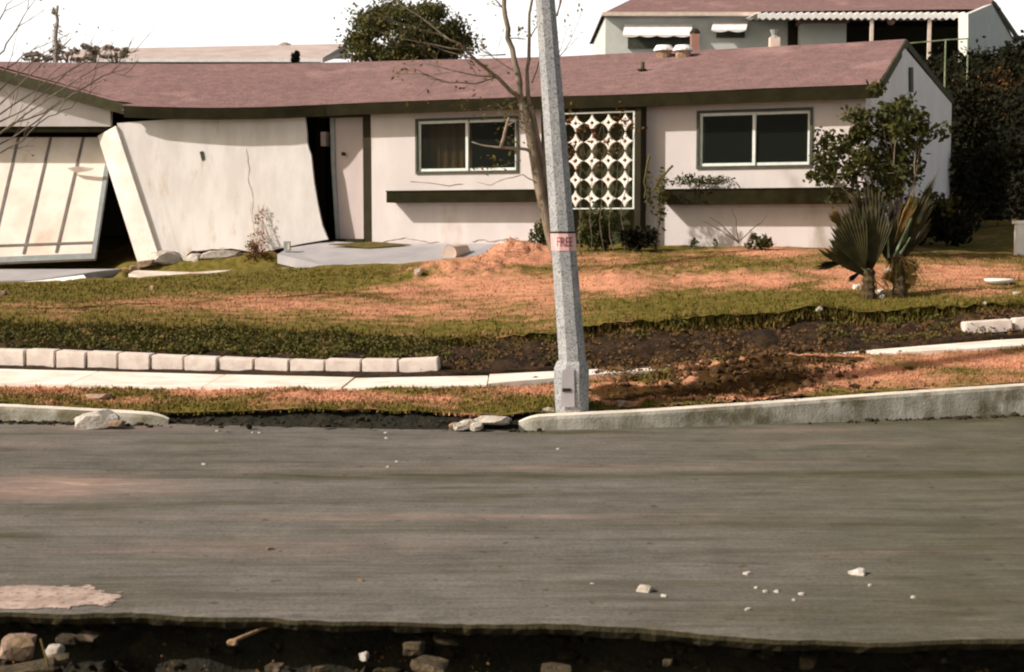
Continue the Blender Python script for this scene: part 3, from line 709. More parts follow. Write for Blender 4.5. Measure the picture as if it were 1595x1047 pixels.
# stones by the palms
for (a, b_, D, w, h, kd, v, lb) in [
    (1337, 447, 18.6, 15, 8, 'w', 0, 'white oval stone left of the left palm trunk'),
    (1371, 455, 18.5, 13, 8, 'w', 1, 'white stone between the two palm trunks, nearest the left one'),
    (1373, 462, 18.4, 10, 7, 'w', 2, 'lower grey white stone between the palm trunks'),
    (1384, 423, 19.0, 12, 9, 'w', 3, 'pale upright stone behind the palms'),
    (1394, 451, 18.5, 9, 9, 'w', 0, 'pale round stone touching the right palm trunk'),
    (1385, 459, 18.4, 9, 9, 'p', 1, 'orange stone between the palm trunks')]:
    rock(a, b_, D, w, h, kd, v, lb)
rock(1276, 488, 17.5, 12, 7, 'w', 1, 'small pale stone stuck in the top of the bank below the lawn')
rock(1533, 476, 17.7, 7, 5, 'w', 2, 'small white stone on the bank above the right blocks')
rock(1583, 457, 18.5, 10, 5, 'w', 3, 'pale stone on the lawn at the right edge')
rock(572, 532, 16.6, 11, 7, 'w', 2, 'small white stone on the bank above the last concrete blocks')
rock(483, 531, 16.6, 28, 8, 'p', 1, 'pinkish stone on the bank behind the blocks')
rock(137, 521, 16.8, 12, 8, 'p', 2, 'orange stone on the planted bank at the left')
rock(155, 618, 14.2, 34, 8, 'p', 1, 'pinkish clod on the left verge grass')
rock(652, 425, 22.6, 13, 9, 'w', 3, 'bright white ball shaped stone on the lawn before the porch')
rock(237, 449, 22.3, 7, 6, 'p', 0, 'tiny pinkish stone on the lawn before the leaning wall')
rock(4, 457, 22.0, 12, 8, 'p', 1, 'orange stone on the lawn at the left edge')
# rocks in the trench, near the broken road edge
TR = [(28, 1008, 6.75, 50, 28, 'p', 0, 'large pink lichen covered rock at the far left of the trench'),
      (86, 1013, 6.7, 30, 17, 'w', 1, 'pointed pale rock beside the large pink rock in the trench'),
      (90, 1028, 6.6, 36, 14, 'd', 1, 'brown rock under the pointed pale rock'),
      (40, 1045, 6.45, 90, 14, 'd', 2, 'flat brown rock slab at the bottom left corner'),
      (102, 997, 6.85, 30, 10, 'd', 0, 'brown clod behind the pointed pale rock'),
      (137, 992, 6.9, 34, 8, 'd', 2, 'flat olive clod beneath the broken asphalt at the left'),
      (567, 1022, 6.7, 14, 12, 'w', 2, 'bright white pebble in the middle of the trench'),
      (645, 1010, 6.7, 34, 20, 'd', 1, 'round olive brown rock in the trench centre'),
      (668, 1038, 6.5, 56, 16, 'd', 0, 'wide olive brown rock at the bottom of the trench centre'),
      (693, 997, 6.8, 36, 8, 'd', 0, 'flat pale rock above the round olive rock'),
      (428, 1043, 6.5, 26, 16, 'd', 2, 'pink rock cut by the bottom of the picture, left of centre'),
      (497, 1045, 6.5, 22, 14, 'd', 1, 'pale rock cut by the bottom of the picture near the white pebble'),
      (866, 1046, 6.45, 50, 14, 'd', 1, 'orange rock at the bottom of the picture right of centre'),
      (1258, 1034, 6.55, 24, 20, 'd', 2, 'upright brown rock in the right half of the trench'),
      (1470, 1029, 6.6, 9, 7, 'd', 0, 'small brown stone at the far right of the trench'),
      (1040, 1032, 6.6, 16, 10, 'd', 1, 'small dark clod left of the upright brown rock')]
for t_ in TR: rock(*t_[:7], t_[7])
# scattered clods so the broken soil reads as rubble
V = []
cs = []
for i in range(260):
    x = random.uniform(-3.4, 3.4); cs.append((x, neary(x) + random.uniform(-.35, .2), random.uniform(-.5, -.2)))
V = leaves(cs, (.08, .05, .03), 1300, .010, RNG, aspect=.8)
tag(np_mesh('trench_crumbs', V, 4, M['litter'], k=4), 'crumbs of earth and roots in the dark trench', 'crumbs', kind='stuff')

# stick and pale plank in the trench
# loose clods, numpy copies of a small lump
def clods(name, pts, smin, smax, m, label, seed):
    import bmesh as _b
    bm = _b.new(); _b.ops.create_icosphere(bm, subdivisions=1, radius=1); base = np.array([tuple(v.co) for v in bm.verts]); tri = np.array([[v.index for v in f.verts] for f in bm.faces]); bm.free()
    r = np.random.default_rng(seed); out = []
    for p in pts:
        s_ = smin + (smax - smin) * r.random() ** 3
        b_ = base * (1 + r.normal(0, .22, (len(base), 1))) * s_ * np.array([r.uniform(.8, 1.5), r.uniform(.8, 1.3), r.uniform(.5, .9)])
        a = r.uniform(0, 6.28); c_, n_ = math.cos(a), math.sin(a); b_ = b_ @ np.array([[c_, -n_, 0], [n_, c_, 0], [0, 0, 1]])
        out.append((b_ + np.array(p))[tri].reshape(-1, 3))
    tag(np_mesh(name, np.concatenate(out), 3, m, k=3), label, 'clods', kind='stuff')
rc = random.Random(77); pts = []
while len(pts) < 1500:
    x = rc.uniform(-1.2, 8.5); y = rc.uniform(rz('toe', x)[0] - .05, rz('crestb', x)[0])
    pts.append((x, y, H(x, y) + rc.uniform(-.02, .03)))
for i in range(800):
    px = rc.gauss(1140, 90); D = rc.gauss(14.6, .5); q = onG(px, min(15.3, max(13.7, D))); pts.append((q.x, q.y, q.z + mound(q.x, q.y) + rc.uniform(-.01, .02)))
clods('bank_clods', pts, .010, .055, M['soil_clod'], 'reddish brown clods of broken soil over the right bank and verge', 1)
pts = []
for i in range(1500):
    x = rc.uniform(-3.4, 3.4); k = rc.choice([(-.5, -.60), (-.42, -.58), (-.2, -.49), (-.04, -.40), (.10, -.32), (.20, -.23), (.24, -.14)]); pts.append((x, neary(x) + k[0] + rc.uniform(-.03, .03), k[1] + rc.uniform(-.02, .03)))
clods('trench_clods', pts, .006, .045, M['soil_dark2'], 'dark crumbled earth and asphalt bits in the trench', 2)
pts = [(q.x + rc.gauss(0, .3), q.y + rc.gauss(0, .12), 0) for q in [PZ(rc.uniform(270, 800), rc.uniform(655, 668), 0) for i in range(260)] + [PZ(rc.uniform(-20, 135), rc.uniform(651, 657), 0) for i in range(160)] + [PZ(rc.uniform(830, 1595), 0, 0) if 0 else PZ(rc.uniform(1350, 1595), rc.uniform(650, 656), 0) for i in range(90)]]
def _gp(x, y):
    px = project(x, y, 0)[0]
    if 275 < px < 795: return (x, min(y, rz('kback', x)[0]), .02 + rc.uniform(0, .06))
    return (x, rz('edge', x)[0] - .05 - abs(rc.gauss(0, .07)), .008)
pts = [_gp(x, y) for x, y, z in pts]
clods('gutter_clods', pts, .008, .04, M['soil_dark2'], 'dark soil clods in the gap where the kerb is missing', 3)
def stick(name, pts, r0, r1, m, label, cat, n=7):
    mb = MB(); pts = [Vector(p) for p in pts]
    k = len(pts); mb.tube(pts, [r0 + (r1 - r0) * i / (k - 1) for i in range(k)], n)
    return tag(mb.build(name, m, smooth=True), label, cat)
stick('broken_root', [P(355, 1002, 6.70), P(378, 992, 6.75), P(412, 978, 6.85), P(455, 965, 6.95)], .011, .007, M['rock_brown'], 'brown root slanting up from the trench to the road edge', 'root')
rock(362, 1001, 6.66, 16, 9, 'b', 1, 'pale lump at the lower end of the slanting root')
stick('weed_stem', [P(76, 1046, 6.4), P(73, 1030, 6.42), P(66, 1005, 6.45), P(63, 995, 6.45)], .006, .004, M['leaf_olive'], 'thin pale weed stem between the rocks at the left of the trench', 'weed')

# worn pale patch on the road, a thin ragged skin following its surface
def road_z(x, y):
    a, b_ = neary(x), rz('edge', x)[0] + .12; t = (y - a) / (b_ - a); return .006 * fbm(x * .8, t * 5, 0) - .012 * max(0, 1 - t * 60)
mb = MB(); idx = {}; c_ = .012
def vid(i, j):
    if (i, j) not in idx:
        x, y = i * c_, j * c_; idx[(i, j)] = len(mb.v); mb.v.append((x, y, road_z(x, y) + .005))
    return idx[(i, j)]
for i in range(int(-3.2 / c_), int(-1.2 / c_)):
    for j in range(int(6.8 / c_), int(8.0 / c_)):
        x, y = (i + .5) * c_, (j + .5) * c_; px, py = project(x, y, 0)
        if y < neary(x) + .03: continue
        e = (max(0, px - 60) / 150) ** 2 + ((py - 932) / 20) ** 2 + .40 * fbm(x * 2.5, y * 6, 0) + .18 * fbm(x * 11, y * 16, 4)
        if e < .8: mb.f.append((vid(i, j), vid(i + 1, j), vid(i + 1, j + 1), vid(i, j + 1))); mb.m.append(0)
tag(mb.build('road_patch', mat('patch', (.46, .35, .30), (.32, .24, .19), scale=7, speck=(.20, .16, .12), sscale=25, grain=.2, gscale=50), org=(0, 7, 0)), kind='structure')

# ------------------------------------------------------------------ concrete blocks along the pavement
import bmesh
def block_mesh(L_=.39, h=.19, d=.19):
    bm = bmesh.new(); bmesh.ops.create_cube(bm, size=1)
    for v in bm.verts: v.co = Vector((v.co.x * L_, v.co.y * d, (v.co.z + .5) * h))
    bmesh.ops.bevel(bm, geom=bm.edges[:], offset=.010, segments=2, affect='EDGES')
    me = bpy.data.meshes.new('concrete_block'); bm.to_mesh(me); bm.free(); me.materials.append(M['cblock']); return me
BME = block_mesh()
names_pos = ['leftmost in the row, cut by the picture edge', 'second from the left edge', 'third from the left edge', 'fourth from the left edge', 'fifth from the left edge', 'sixth from the left edge', 'seventh from the left edge',
             'sixth from the right end of the row', 'fifth from the right end of the row', 'fourth from the right end of the row', 'third from the right end of the row', 'second from the right end of the row', 'last at the right end of the row, tilted']
bx = [(-12, 547), (40, 548), (87, 549.5), (135, 552), (184, 554), (235, 556), (287, 558), (340, 560), (396, 562.5), (451, 565), (507, 567), (564, 568.5), (622, 569), (686, 569)]
for i in range(13):
    a, c = bx[i], bx[i + 1]; D0 = 16.15 - .05 * i; D1 = 16.15 - .05 * (i + 1)
    yb0 = a[1] + 18.5; 
    pa = P(a[0] + 1.5, a[1], D0); pb = P(c[0] - 1.5, c[1], D1)
    o = bpy.data.objects.new('concrete_block', BME); COL.objects.link(o)
    ln = (pb - pa).length; mid = (pa + pb) / 2
    o.scale = (ln / .39, 1, 1.12)
    o.location = (mid.x, mid.y + .095 + random.uniform(-.012, .012), mid.z - .19 + .012 * max(0, i - 8) + random.uniform(-.006, .006))
    ang = math.atan2(pb.y - pa.y, pb.x - pa.x); o.rotation_euler = (random.uniform(-.03, .03), -math.atan2(pb.z - pa.z, (pb - pa).xy.length) + (-.05 if i == 12 else 0), ang + random.uniform(-.015, .015))
    tag(o, 'pale concrete edging block, ' + names_pos[i], 'concrete block', 'concrete blocks edging the pavement')
for a, c, y0, y1, D, lb in [(1505, 1578, 503, 498, 16.9, 'grey concrete block on the right bank by itself before the gap'), (1583, 1650, 497, 492, 16.95, 'grey concrete block cut by the right edge of the picture')]:
    pa = P(a, y0, D); pb = P(c, y1, D); mid = (pa + pb) / 2
    o = bpy.data.objects.new('concrete_block', BME); COL.objects.link(o); o.scale = ((pb - pa).length / .39, 1, .75)
    o.location = (mid.x, mid.y + .095, mid.z - .14); o.rotation_euler = (0, -math.atan2(pb.z - pa.z, (pb - pa).length), 0)
    tag(o, lb, 'concrete block', 'concrete blocks on the right bank')

# ------------------------------------------------------------------ the damaged house
AH = R(23)
B0 = Vector((5.57, 22.6, 0)); U = Vector((-math.cos(AH), math.sin(AH), 0)); NF = Vector((-math.sin(AH), -math.cos(AH), 0))
C0 = Vector((0, 0, CZ))
def FP(px, py, off=0.0):
    d = ray(px, py); t = (off - (C0 - B0).dot(NF)) / d.dot(NF); q = C0 + d * t
    return (q - B0).dot(U), q.z
def F3(s, z, off=0.0):
    q = B0 + U * s + NF * off; return Vector((q.x, q.y, z))
def FW(px, py, off=0.0): return F3(*FP(px, py, off), off)
def fbox(mb, s0, s1, z0, z1, o0, o1, mi=0):
    mb.hexa([F3(s0, z0, o0), F3(s1, z0, o0), F3(s1, z0, o1), F3(s0, z0, o1), F3(s0, z1, o0), F3(s1, z1, o0), F3(s1, z1, o1), F3(s0, z1, o1)], mi)
house = thing('ranch_house', (0, 25, 1.5), 'long low pink roofed house with its garage end collapsed and leaning', 'house')

W1 = (FP(808, 265)[0], FP(648, 265)[0], FP(728, 270)[1], FP(728, 183)[1])
W2 = (FP(1265, 260)[0], FP(1085, 260)[0], FP(1175, 262)[1], FP(1175, 170)[1])
SD = (FP(998, 250)[0], FP(843, 250)[0])
SDOOR = (FP(577, 250)[0], FP(470, 250)[0])
ZB, ZT = 1.25, 4.05
# stucco front wall pieces round the openings
mb = MB()
def wall_seg(s0, s1, hole=None):
    if hole is None: fbox(mb, s0, s1, ZB, ZT, -.18, 0); return
    h0, h1, z0, z1 = hole
    fbox(mb, s0, h0, ZB, ZT, -.18, 0); fbox(mb, h1, s1, ZB, ZT, -.18, 0)
    fbox(mb, h0, h1, ZB, z0, -.18, 0); fbox(mb, h0, h1, z1, ZT, -.18, 0)
wall_seg(0, SD[0], W2); mb.build('front_wall', M['stucco'], house)
mb = MB(); wall_seg(SD[1], SDOOR[0], W1); mb.build('front_wall', M['stucco'], house)
mb = MB(); fbox(mb, SD[0], SD[1], ZB, ZT, -.20, -.06); mb.build('dark_siding', M['wood_dark'], house)
# recess round the front door (dark) and the door
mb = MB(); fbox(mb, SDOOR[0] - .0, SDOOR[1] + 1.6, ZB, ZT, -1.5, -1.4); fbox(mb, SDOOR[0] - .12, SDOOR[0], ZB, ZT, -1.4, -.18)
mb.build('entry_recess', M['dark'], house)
d0, d1 = FP(572, 250, -.12)[0], FP(522, 250, -.12)[0]
zd0, zd1 = FP(548, 372, -.12)[1], FP(548, 183, -.12)[1]
mb = MB(); fbox(mb, d0 + .02, d1, zd0, zd1, -.17, -.12)
door = mb.build('front_door', M['door'], house)
mb = MB(); q = F3(*FP(536, 240, -.10), -.10); mb.tube([q, q + NF * .05], .035, 10)
mb.build('door_knob', M['dark'], door)
mb = MB(); s_ = FP(574, 250)[0]
fbox(mb, SDOOR[0] - .01, d0 + .015, ZB + .2, zd1 + .06, -.14, .012)          # right jamb
fbox(mb, d0, d1 + .3, zd1 + .002, zd1 + .06, -.14, .0)
fbox(mb, d0 + .02, d1 - .01, zd0 - .10, zd0 - .004, -.2, .03)                   # sill
mb.build('door_frame', M['dark'], house)
mb = MB()   # pale leaning casing edge left of the door
a0, a1 = FW(514, 183, -.08), FW(520, 183, -.08); b0_, b1_ = FW(523, 372, -.08), FW(528, 372, -.08); c0, c1 = FW(516, 260, -.08), FW(521.5, 260, -.08)
mb.prism([a0, c0, b0_, b1_, c1, a1], -NF * .06); mb.build('door_casing', M['frame_grey'], house)
mb = MB(); fbox(mb, *(lambda a, b_: (a, b_))(FP(511, 210, -.3)[0], FP(503, 210, -.3)[0]), FP(505, 228, -.3)[1], FP(505, 206, -.3)[1], -.34, -.22)
mb.build('porch_lamp', M['cream'], house)

def window(hole, left_curtain):
    s0, s1, z0, z1 = hole
    fr = MB(); t = .042
    for a, b_, c, d in ((s0, s1, z0, z0 + t), (s0, s1, z1 - t, z1), (s0, s0 + t, z0 + t, z1 - t), (s1 - t, s1, z0 + t, z1 - t)):
        fbox(fr, a, b_, c, d, -.10, .03)
    w = fr.build('window', M['alu_dark'], house)
    sm = (s0 + s1) / 2; t2 = .048
    sash = MB()
    for (a, b_, off) in ((s0 + t, sm + .02, -.05), (sm - .02, s1 - t, -.02)):
        for c, d, e, f in ((a, b_, z0 + t, z0 + t + t2), (a, b_, z1 - t - t2, z1 - t), (a, a + t2, z0 + t + t2, z1 - t - t2), (b_ - t2, b_, z0 + t + t2, z1 - t - t2)):
            fbox(sash, c, d, e, f, off - .02, off)
    sash.build('sash', M['alu'], w)
    for (a, b_, off) in ((s0 + t + t2, sm, -.062), (sm, s1 - t - t2, -.034)):
        p = MB(); fbox(p, a, b_, z0 + t + t2, z1 - t - t2, off - .004, off); p.build('pane', M['glass'], w)
    c = MB(); rows = [[], []]
    n = 60
    for i in range(n + 1):
        s = s0 + (s1 - s0) * i / n
        o = -.24 + .02 * math.sin(i * 1.3)
        rows[0].append(F3(s, z0, o)); rows[1].append(F3(s, z1, o))
    if left_curtain:
        rows = [[r_ for r_ in row[n // 2:]] for row in rows]
        c.grid(rows); c.build('curtain', M['curtain'], w)
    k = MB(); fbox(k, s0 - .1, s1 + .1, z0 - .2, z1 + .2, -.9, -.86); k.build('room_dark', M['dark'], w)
window(W1, True); window(W2, False)
# planter shelves
for (pa, pb, y0, y1) in ((602, 838, 315, 296), (1030, 1322, 318, 293)):
    off = .34
    mb = MB(); s1, zb = FP(pa, y0, off); s0, zt = FP(pb, y0, off)
    zt = FP((pa + pb) / 2, y1, off)[1]; zb = FP((pa + pb) / 2, y0, off)[1]
    fbox(mb, s0, s1, zb, zt - .02, 0.002, off); fbox(mb, s0 - .01, s1 + .01, zt - .02, zt, 0.004, .03); fbox(mb, s0 - .01, s1 + .01, zt - .02, zt, off - .03, off + .012)
    p = mb.build('planter', M['trim'], house)
    mb = MB(); fbox(mb, s0 + .02, s1 - .02, zt - .019, zt - .008, .032, off - .032); mb.build('planter_soil', M['soil'], p)
# breeze block screen
OFFS = .30
sr, ztop = FP(986, 178, OFFS); sl = FP(858, 178, OFFS)[0]; zbot = FP(940, 324, OFFS)[1]; ztop = FP(940, 176, OFFS)[1]
nrow = 5; ph = (ztop - zbot) / nrow; ncol = max(4, round((sl - sr) / ph)); pw = (sl - sr) / ncol
scr = MB()
fbox(scr, sr - .03, sl + .03, ztop, ztop + .02, OFFS - .10, OFFS); fbox(scr, sr - .03, sl + .03, zbot - .02, zbot, OFFS - .10, OFFS)
fbox(scr, sr - .03, sr, zbot, ztop, OFFS - .10, OFFS); fbox(scr, sl, sl + .03, zbot, ztop, OFFS - .10, OFFS)
screen = scr.build('block_screen', M['alu'], house)
star = MB()
for i in range(ncol):
    for j in range(nrow):
        cs_ = sr + pw * (i + .5); cz_ = zbot + ph * (j + .5)
        out, inn = [], []
        n = 6
        for q_ in range(4):
            # concave arc from tip q to tip q+1, centre at the cell corner
            a0_ = q_ * math.pi / 2
            tip0 = (math.cos(a0_), math.sin(a0_)); tip1 = (math.cos(a0_ + math.pi / 2), math.sin(a0_ + math.pi / 2))
            cc = (tip0[0] + tip1[0], tip0[1] + tip1[1])
            for k in range(n):
                t = k / n; ang = a0_ - math.pi / 2 - t * math.pi / 2
                rr2 = 1.0
                x_ = cc[0] + math.cos(ang + 0) * rr2; y_ = cc[1] + math.sin(ang) * rr2
                dm = (1 - abs(1 - 2 * t)); dx_ = tip0[0] * (1 - t) + tip1[0] * t; dy_ = tip0[1] * (1 - t) + tip1[1] * t
                out.append(((x_ * .72 + dx_ * .28) * .5, (y_ * .72 + dy_ * .28) * .5))
                ti = t; ix = tip0[0] * (1 - ti) + tip1[0] * ti; iy = tip0[1] * (1 - ti) + tip1[1] * ti
                inn.append((ix * .13, iy * .13))
        m_ = len(out); vs = []
        for o_ in (OFFS - .02, OFFS - .09):
            for lst, sgn in ((out, 1), (inn, 1)):
                for (x_, y_) in lst:
                    xx_, yy_ = x_ * pw, y_ * ph
                    r_ = math.hypot(x_, y_)
                    if lst is out: 
                        k_ = 1.0; xx_ *= .93; yy_ *= .93; xx_ += .002 * (1 if x_ > .01 else -1 if x_ < -.01 else 0) * (1 if abs(y_) > abs(x_) * .05 else 0); yy_ += .002 * (1 if y_ > .01 else -1 if y_ < -.01 else 0) * (1 if abs(x_) > abs(y_) * .05 else 0)
                    vs.append(F3(cs_ + xx_, cz_ + yy_, o_))
        fs = []
        for k in range(m_):
            k2 = (k + 1) % m_
            fs += [(k, k2, m_ + k2, m_ + k), (2 * m_ + k2, 2 * m_ + k, 3 * m_ + k, 3 * m_ + k2), (k2, k, 2 * m_ + k, 2 * m_ + k2), (m_ + k, m_ + k2, 3 * m_ + k2, 3 * m_ + k)]
        star.add(vs, fs)
star.build('star_blocks', M['block_white'], screen)
mb = MB(); fbox(mb, sr - .14, sr - .035, ZB, 3.95, 0.0, OFFS + .01); mb.build('screen_post', M['dark'], house)
mb = MB(); fbox(mb, sl + .035, sl + .14, ZB, 3.95, 0.0, OFFS + .01); mb.build('screen_post', M['dark'], house)

rndc = random.Random(9)
for pts in ([(592, 378), (612, 374), (632, 371), (650, 374), (668, 378), (690, 377)], [(735, 377), (750, 373), (765, 377), (790, 372), (812, 376), (830, 374)], [(640, 282), (700, 289), (730, 286)]):
    cr = MB(); fine = []
    for (a, c), (a2, c2) in zip(pts, pts[1:]):
        for k in range(4): fine.append(FW(a + (a2 - a) * k / 4 + rndc.uniform(-1, 1), c + (c2 - c) * k / 4 + rndc.uniform(-.8, .8), .004))
    cr.tube(fine, [.007 * rndc.uniform(.4, 1.2) for _ in fine], 4); cr.build('crack', M['crack'], house)
# gable end wall
G0 = Vector((5.57, 22.6, 0)); G1 = Vector((8.88, 29.0, 0)); GD = (G1 - G0).normalized(); GN = Vector((GD.y, -GD.x, 0))
def gpt(px, py):
    d = ray(px, py); t = -((C0 - G0).dot(GN)) / d.dot(GN); return C0 + d * t
pk = gpt(1410, 76); rt = P(1475, 162, 29.0); rt.x = G1.x
poly = [Vector((G0.x, G0.y, ZB)), Vector((G1.x, G1.y, ZB)), Vector((G1.x, G1.y, rt.z)), pk, Vector((G0.x, G0.y, 4.0))]
mb = MB(); mb.prism([p + GN * .002 for p in poly], -GN * .18); mb.build('gable_wall', M['stucco_end'], house)
va, vb = gpt(1414, 105), gpt(1419, 143); d_ = GN * .02
va2 = gpt(1419, 105)
mb = MB(); mb.prism([gpt(1414.5, 105) + d_, gpt(1419, 105) + d_, gpt(1419.5, 144) + d_, gpt(1415, 143) + d_], GN * .02); mb.build('gable_vent', M['alu_dark'], house)

# roof
EAVE = [(1368, 131), (1280, 134), (1195, 137.5), (1100, 142), (1000, 146), (875, 150), (800, 151.5), (700, 155), (640, 157.5), (560, 160), (505, 163)]
ev = [F3(*FP(a, b_, .36), .36) for a, b_ in EAVE]
ev += [P(450, 165.5, 25.98), P(400, 167, 26.02), P(330, 168, 26.12), (P(260, 167, 26.26)), P(196, 165, 26.4), P(150, 160, 27.3), P(0, 152, 27.6), P(-500, 145, 28)]
RP = P(1410, 61, 25.5); offr = (RP - B0).dot(NF)
RIDGE = [(1410, 61), (1310, 67), (1195, 73), (1100, 78), (1000, 82), (950, 84), (875, 88), (800, 90), (700, 92.5), (600, 95), (540, 97)]
rg = [F3(*FP(a, b_, offr), offr) for a, b_ in RIDGE]
rg += [P(470, 98.5, 29.8), P(400, 99, 30.0), P(300, 99.5, 30.2), P(200, 99, 30.4), P(130, 98, 30.5), P(60, 97, 30.6), P(0, 96, 30.7), P(-500, 93, 31.2)]
def resample(pts, n):
    L_ = [0]
    for a, c in zip(pts, pts[1:]): L_.append(L_[-1] + (c - a).length)
    out = []
    for i in range(n + 1):
        t = L_[-1] * i / n
        k = max(j for j in range(len(L_)) if L_[j] <= t + 1e-9); k = min(k, len(pts) - 2)
        f = (t - L_[k]) / (L_[k + 1] - L_[k]); out.append(pts[k].lerp(pts[k + 1], f))
    return out
n = len(ev)
rows = []
NS = 12
evs, rgs = resample(ev, 90), resample(rg, 90)
for j in range(NS + 1):
    t = j / NS
    rows.append([e.lerp(r_, t) + Vector((0, 0, .018 * fbm(e.lerp(r_, t).x * .9, t * 3, 0) * (1 if 0 < j < NS else .3))) for e, r_ in zip(evs, rgs)])
und = [[p - Vector((0, 0, .09)) for p in r_] for r_ in rows]
rear = []
br = P(1480, 152, 29.4)
for i, r_ in enumerate(rgs):
    q = r_ - NF * 4.2; rear.append(Vector((q.x, q.y, r_.z - (.95))))
rear[0] = br + Vector((.1, .2, 0))
for i in (1, 2, 3): rear[i] = rear[i].lerp(Vector((rear[i].x, rear[i].y, br.z)), 1 - i / 4)
mb = MB(); mb.grid(rows, flip=True)
mb.grid(und)
mb.grid([rgs, rear], flip=True); mb.grid([[p - Vector((0, 0, .09)) for p in rgs], [p - Vector((0, 0, .09)) for p in rear]])
roof = mb.build('roof', M['roof'], house)
mb = MB()  # eave fascia
fa = [p + Vector((0, 0, -.012)) + NF * .012 for p in evs[:78]]
mb2 = []
k_end = max(i for i, p in enumerate(evs) if p.x > P(190, 165, 26.4).x)
fa = [evs[i] + NF * .012 - Vector((0, 0, .012)) for i in range(k_end + 1)]
mb.grid([fa, [p - Vector((0, 0, .20)) for p in fa]], flip=False)
mb.grid([[p - NF * .04 for p in fa], [p - NF * .04 - Vector((0, 0, .20)) for p in fa]], flip=True)
mb.grid([[p - Vector((0, 0, .20)) for p in fa], [p - NF * .04 - Vector((0, 0, .20)) for p in fa]])
mb.hexa([fa[0] + Vector(v) for v in ((0, 0, 0), (.02, 0, 0), (.02, .04, 0), (0, .04, 0), (0, 0, -.20), (.02, 0, -.20), (.02, .04, -.20), (0, .04, -.20))])
mb.build('eave_fascia', M['trim'], house)
mb = MB()  # soffit
so = [p - NF * .04 - Vector((0, 0, .13)) for p in fa]
mb.grid([so, [p - NF * .50 for p in so]]); mb.build('soffit', M['trim'], house)
mb = MB()  # rake boards on the gable
def board(mb, a, c, h, th):
    a, c = Vector(a), Vector(c)
    mb.prism([a, c, c - Vector((0, 0, h)), a - Vector((0, 0, h))], th)
e0, r0, q0 = evs[0] + Vector((0, 0, -.005)), rgs[0] + Vector((0, 0, -.005)), rear[0] + Vector((0, 0, -.005))
board(mb, e0 + GN * .03, r0 + GN * .03, .17, -GN * .04); board(mb, r0 + GN * .03, q0 + GN * .03, .13, -GN * .04)
mb.build('rake_board', M['trim2'], house)
# roof pipes and caps
def on_roof(px, py):
    d = ray(px, py); a, b_, c = evs[5], evs[40], rgs[20]
    nn_ = (b_ - a).cross(c - a); t = (a - C0).dot(nn_) / d.dot(nn_); return C0 + d * t
q = on_roof(1001, 109); mb = MB(); mb.tube([q - Vector((0, 0, .05)), q + Vector((0, 0, .14))], .035, 10); mb.tube([q + Vector((-.02, 0, 0)), q + Vector((-.02, 0, .02))], .09, 10)
mb.build('vent_pipe', M['trim2'], roof)
for qx in (1034, 1064):
    q = on_roof(qx, 88); c = MB(); c.tube([q - Vector((0, 0, .1)), q + Vector((0, 0, .10))], .14, 12)
    v_ = c.build('roof_vent', M['rock_pink'], roof, smooth=False)
    c = MB(); c.tube([q + Vector((0, 0, .10)), q + Vector((0, 0, .13)), q + Vector((0, 0, .20))], [.19, .19, .14], 14); c.build('vent_cap', M['white'], v_)
q = P(1206, 76, 26.5); mb = MB(); mb.box((q.x - .09, q.y - .09, q.z - .3), (q.x + .09, q.y + .09, q.z + .20))
ch = mb.build('chimney_stub', M['cream'], roof); mb = MB(); mb.tube([q + Vector((0, 0, .20)), q + Vector((0, 0, .24)), q + Vector((0, 0, .34))], [.10, .05, .09], 10); mb.build('chimney_cap', M['frame_grey'], ch)
q = P(1082, 80, 27.2); mb = MB(); mb.box((q.x - .075, q.y - .09, q.z - .3), (q.x + .075, q.y + .09, q.z + .32))
ch = mb.build('brick_flue', M['terracotta'], roof); mb = MB(); mb.tube([q + Vector((0, 0, .321)), q + Vector((0, 0, .36)), q + Vector((0, 0, .42))], [.10, .10, .05], 10); mb.build('flue_cap', M['dark'], ch)

# ---- leaning wall
rnd0 = random.Random(3)
mb = MB()
top = [(182, 192), (260, 186), (340, 182), (420, 178), (474, 176)]
bot = [(248, 399), (256, 395), (264, 392), (272, 398), (279, 396), (285, 404), (291, 397), (298, 391), (315, 391), (330, 388), (345, 389), (360, 387), (378, 390), (395, 394), (415, 392), (440, 386), (470, 380), (511, 373)]
right = [(474, 176), (478, 205), (478, 225), (484, 238), (489, 285), (496, 325), (502, 352), (511, 373)]
def lerpx(lst, t):
    xs_ = [p[0] for p in lst]; x = xs_[0] + (xs_[-1] - xs_[0]) * t; return x, float(np.interp(x, xs_, [p[1] for p in lst]))
rows = []
NR, NC = 18, 52
for j in range(NR + 1):
    v = j / NR; row = []
    for i in range(NC + 1):
        u = i / NC
        tx, ty = lerpx(top, u); bx_, by_ = lerpx(bot, u)
        vv = v; px = tx + (bx_ - tx) * vv; py = ty + (by_ - ty) * vv
        # bend the right edge
        ry_ = [p[1] for p in right]; rx_ = [p[0] for p in right]
        pyr = 176 + (373 - 176) * v; straight = 474 + (511 - 474) * v; px += (float(np.interp(pyr, ry_, rx_)) - straight) * u ** 3
        D = 26.66 - .22 * v - .40 * u + .012 * math.sin(u * 5 + v * 2)
        row.append(P(px, py, D))
    rows.append(row)
mb.grid(rows, flip=True)
back = [[p + Vector((0, .16, 0)) for p in r_] for r_ in rows]; mb.grid(back)
for a, c in ((rows[-1], back[-1]), (rows[0], back[0])): mb.grid([a, c])
mb.grid([[r_[0] for r_ in rows], [r_[0] for r_ in back]]); mb.grid([[r_[-1] for r_ in rows], [r_[-1] for r_ in back]])
lw = mb.build('leaning_wall', M['stucco_warm'], house)
tag(lw, 'warped cream wall section leaning left with a crumbled foot')
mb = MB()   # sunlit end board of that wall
e = [P(180, 196, 26.60), P(248, 402, 26.38), P(215, 411, 26.62), P(152, 212, 26.88)]
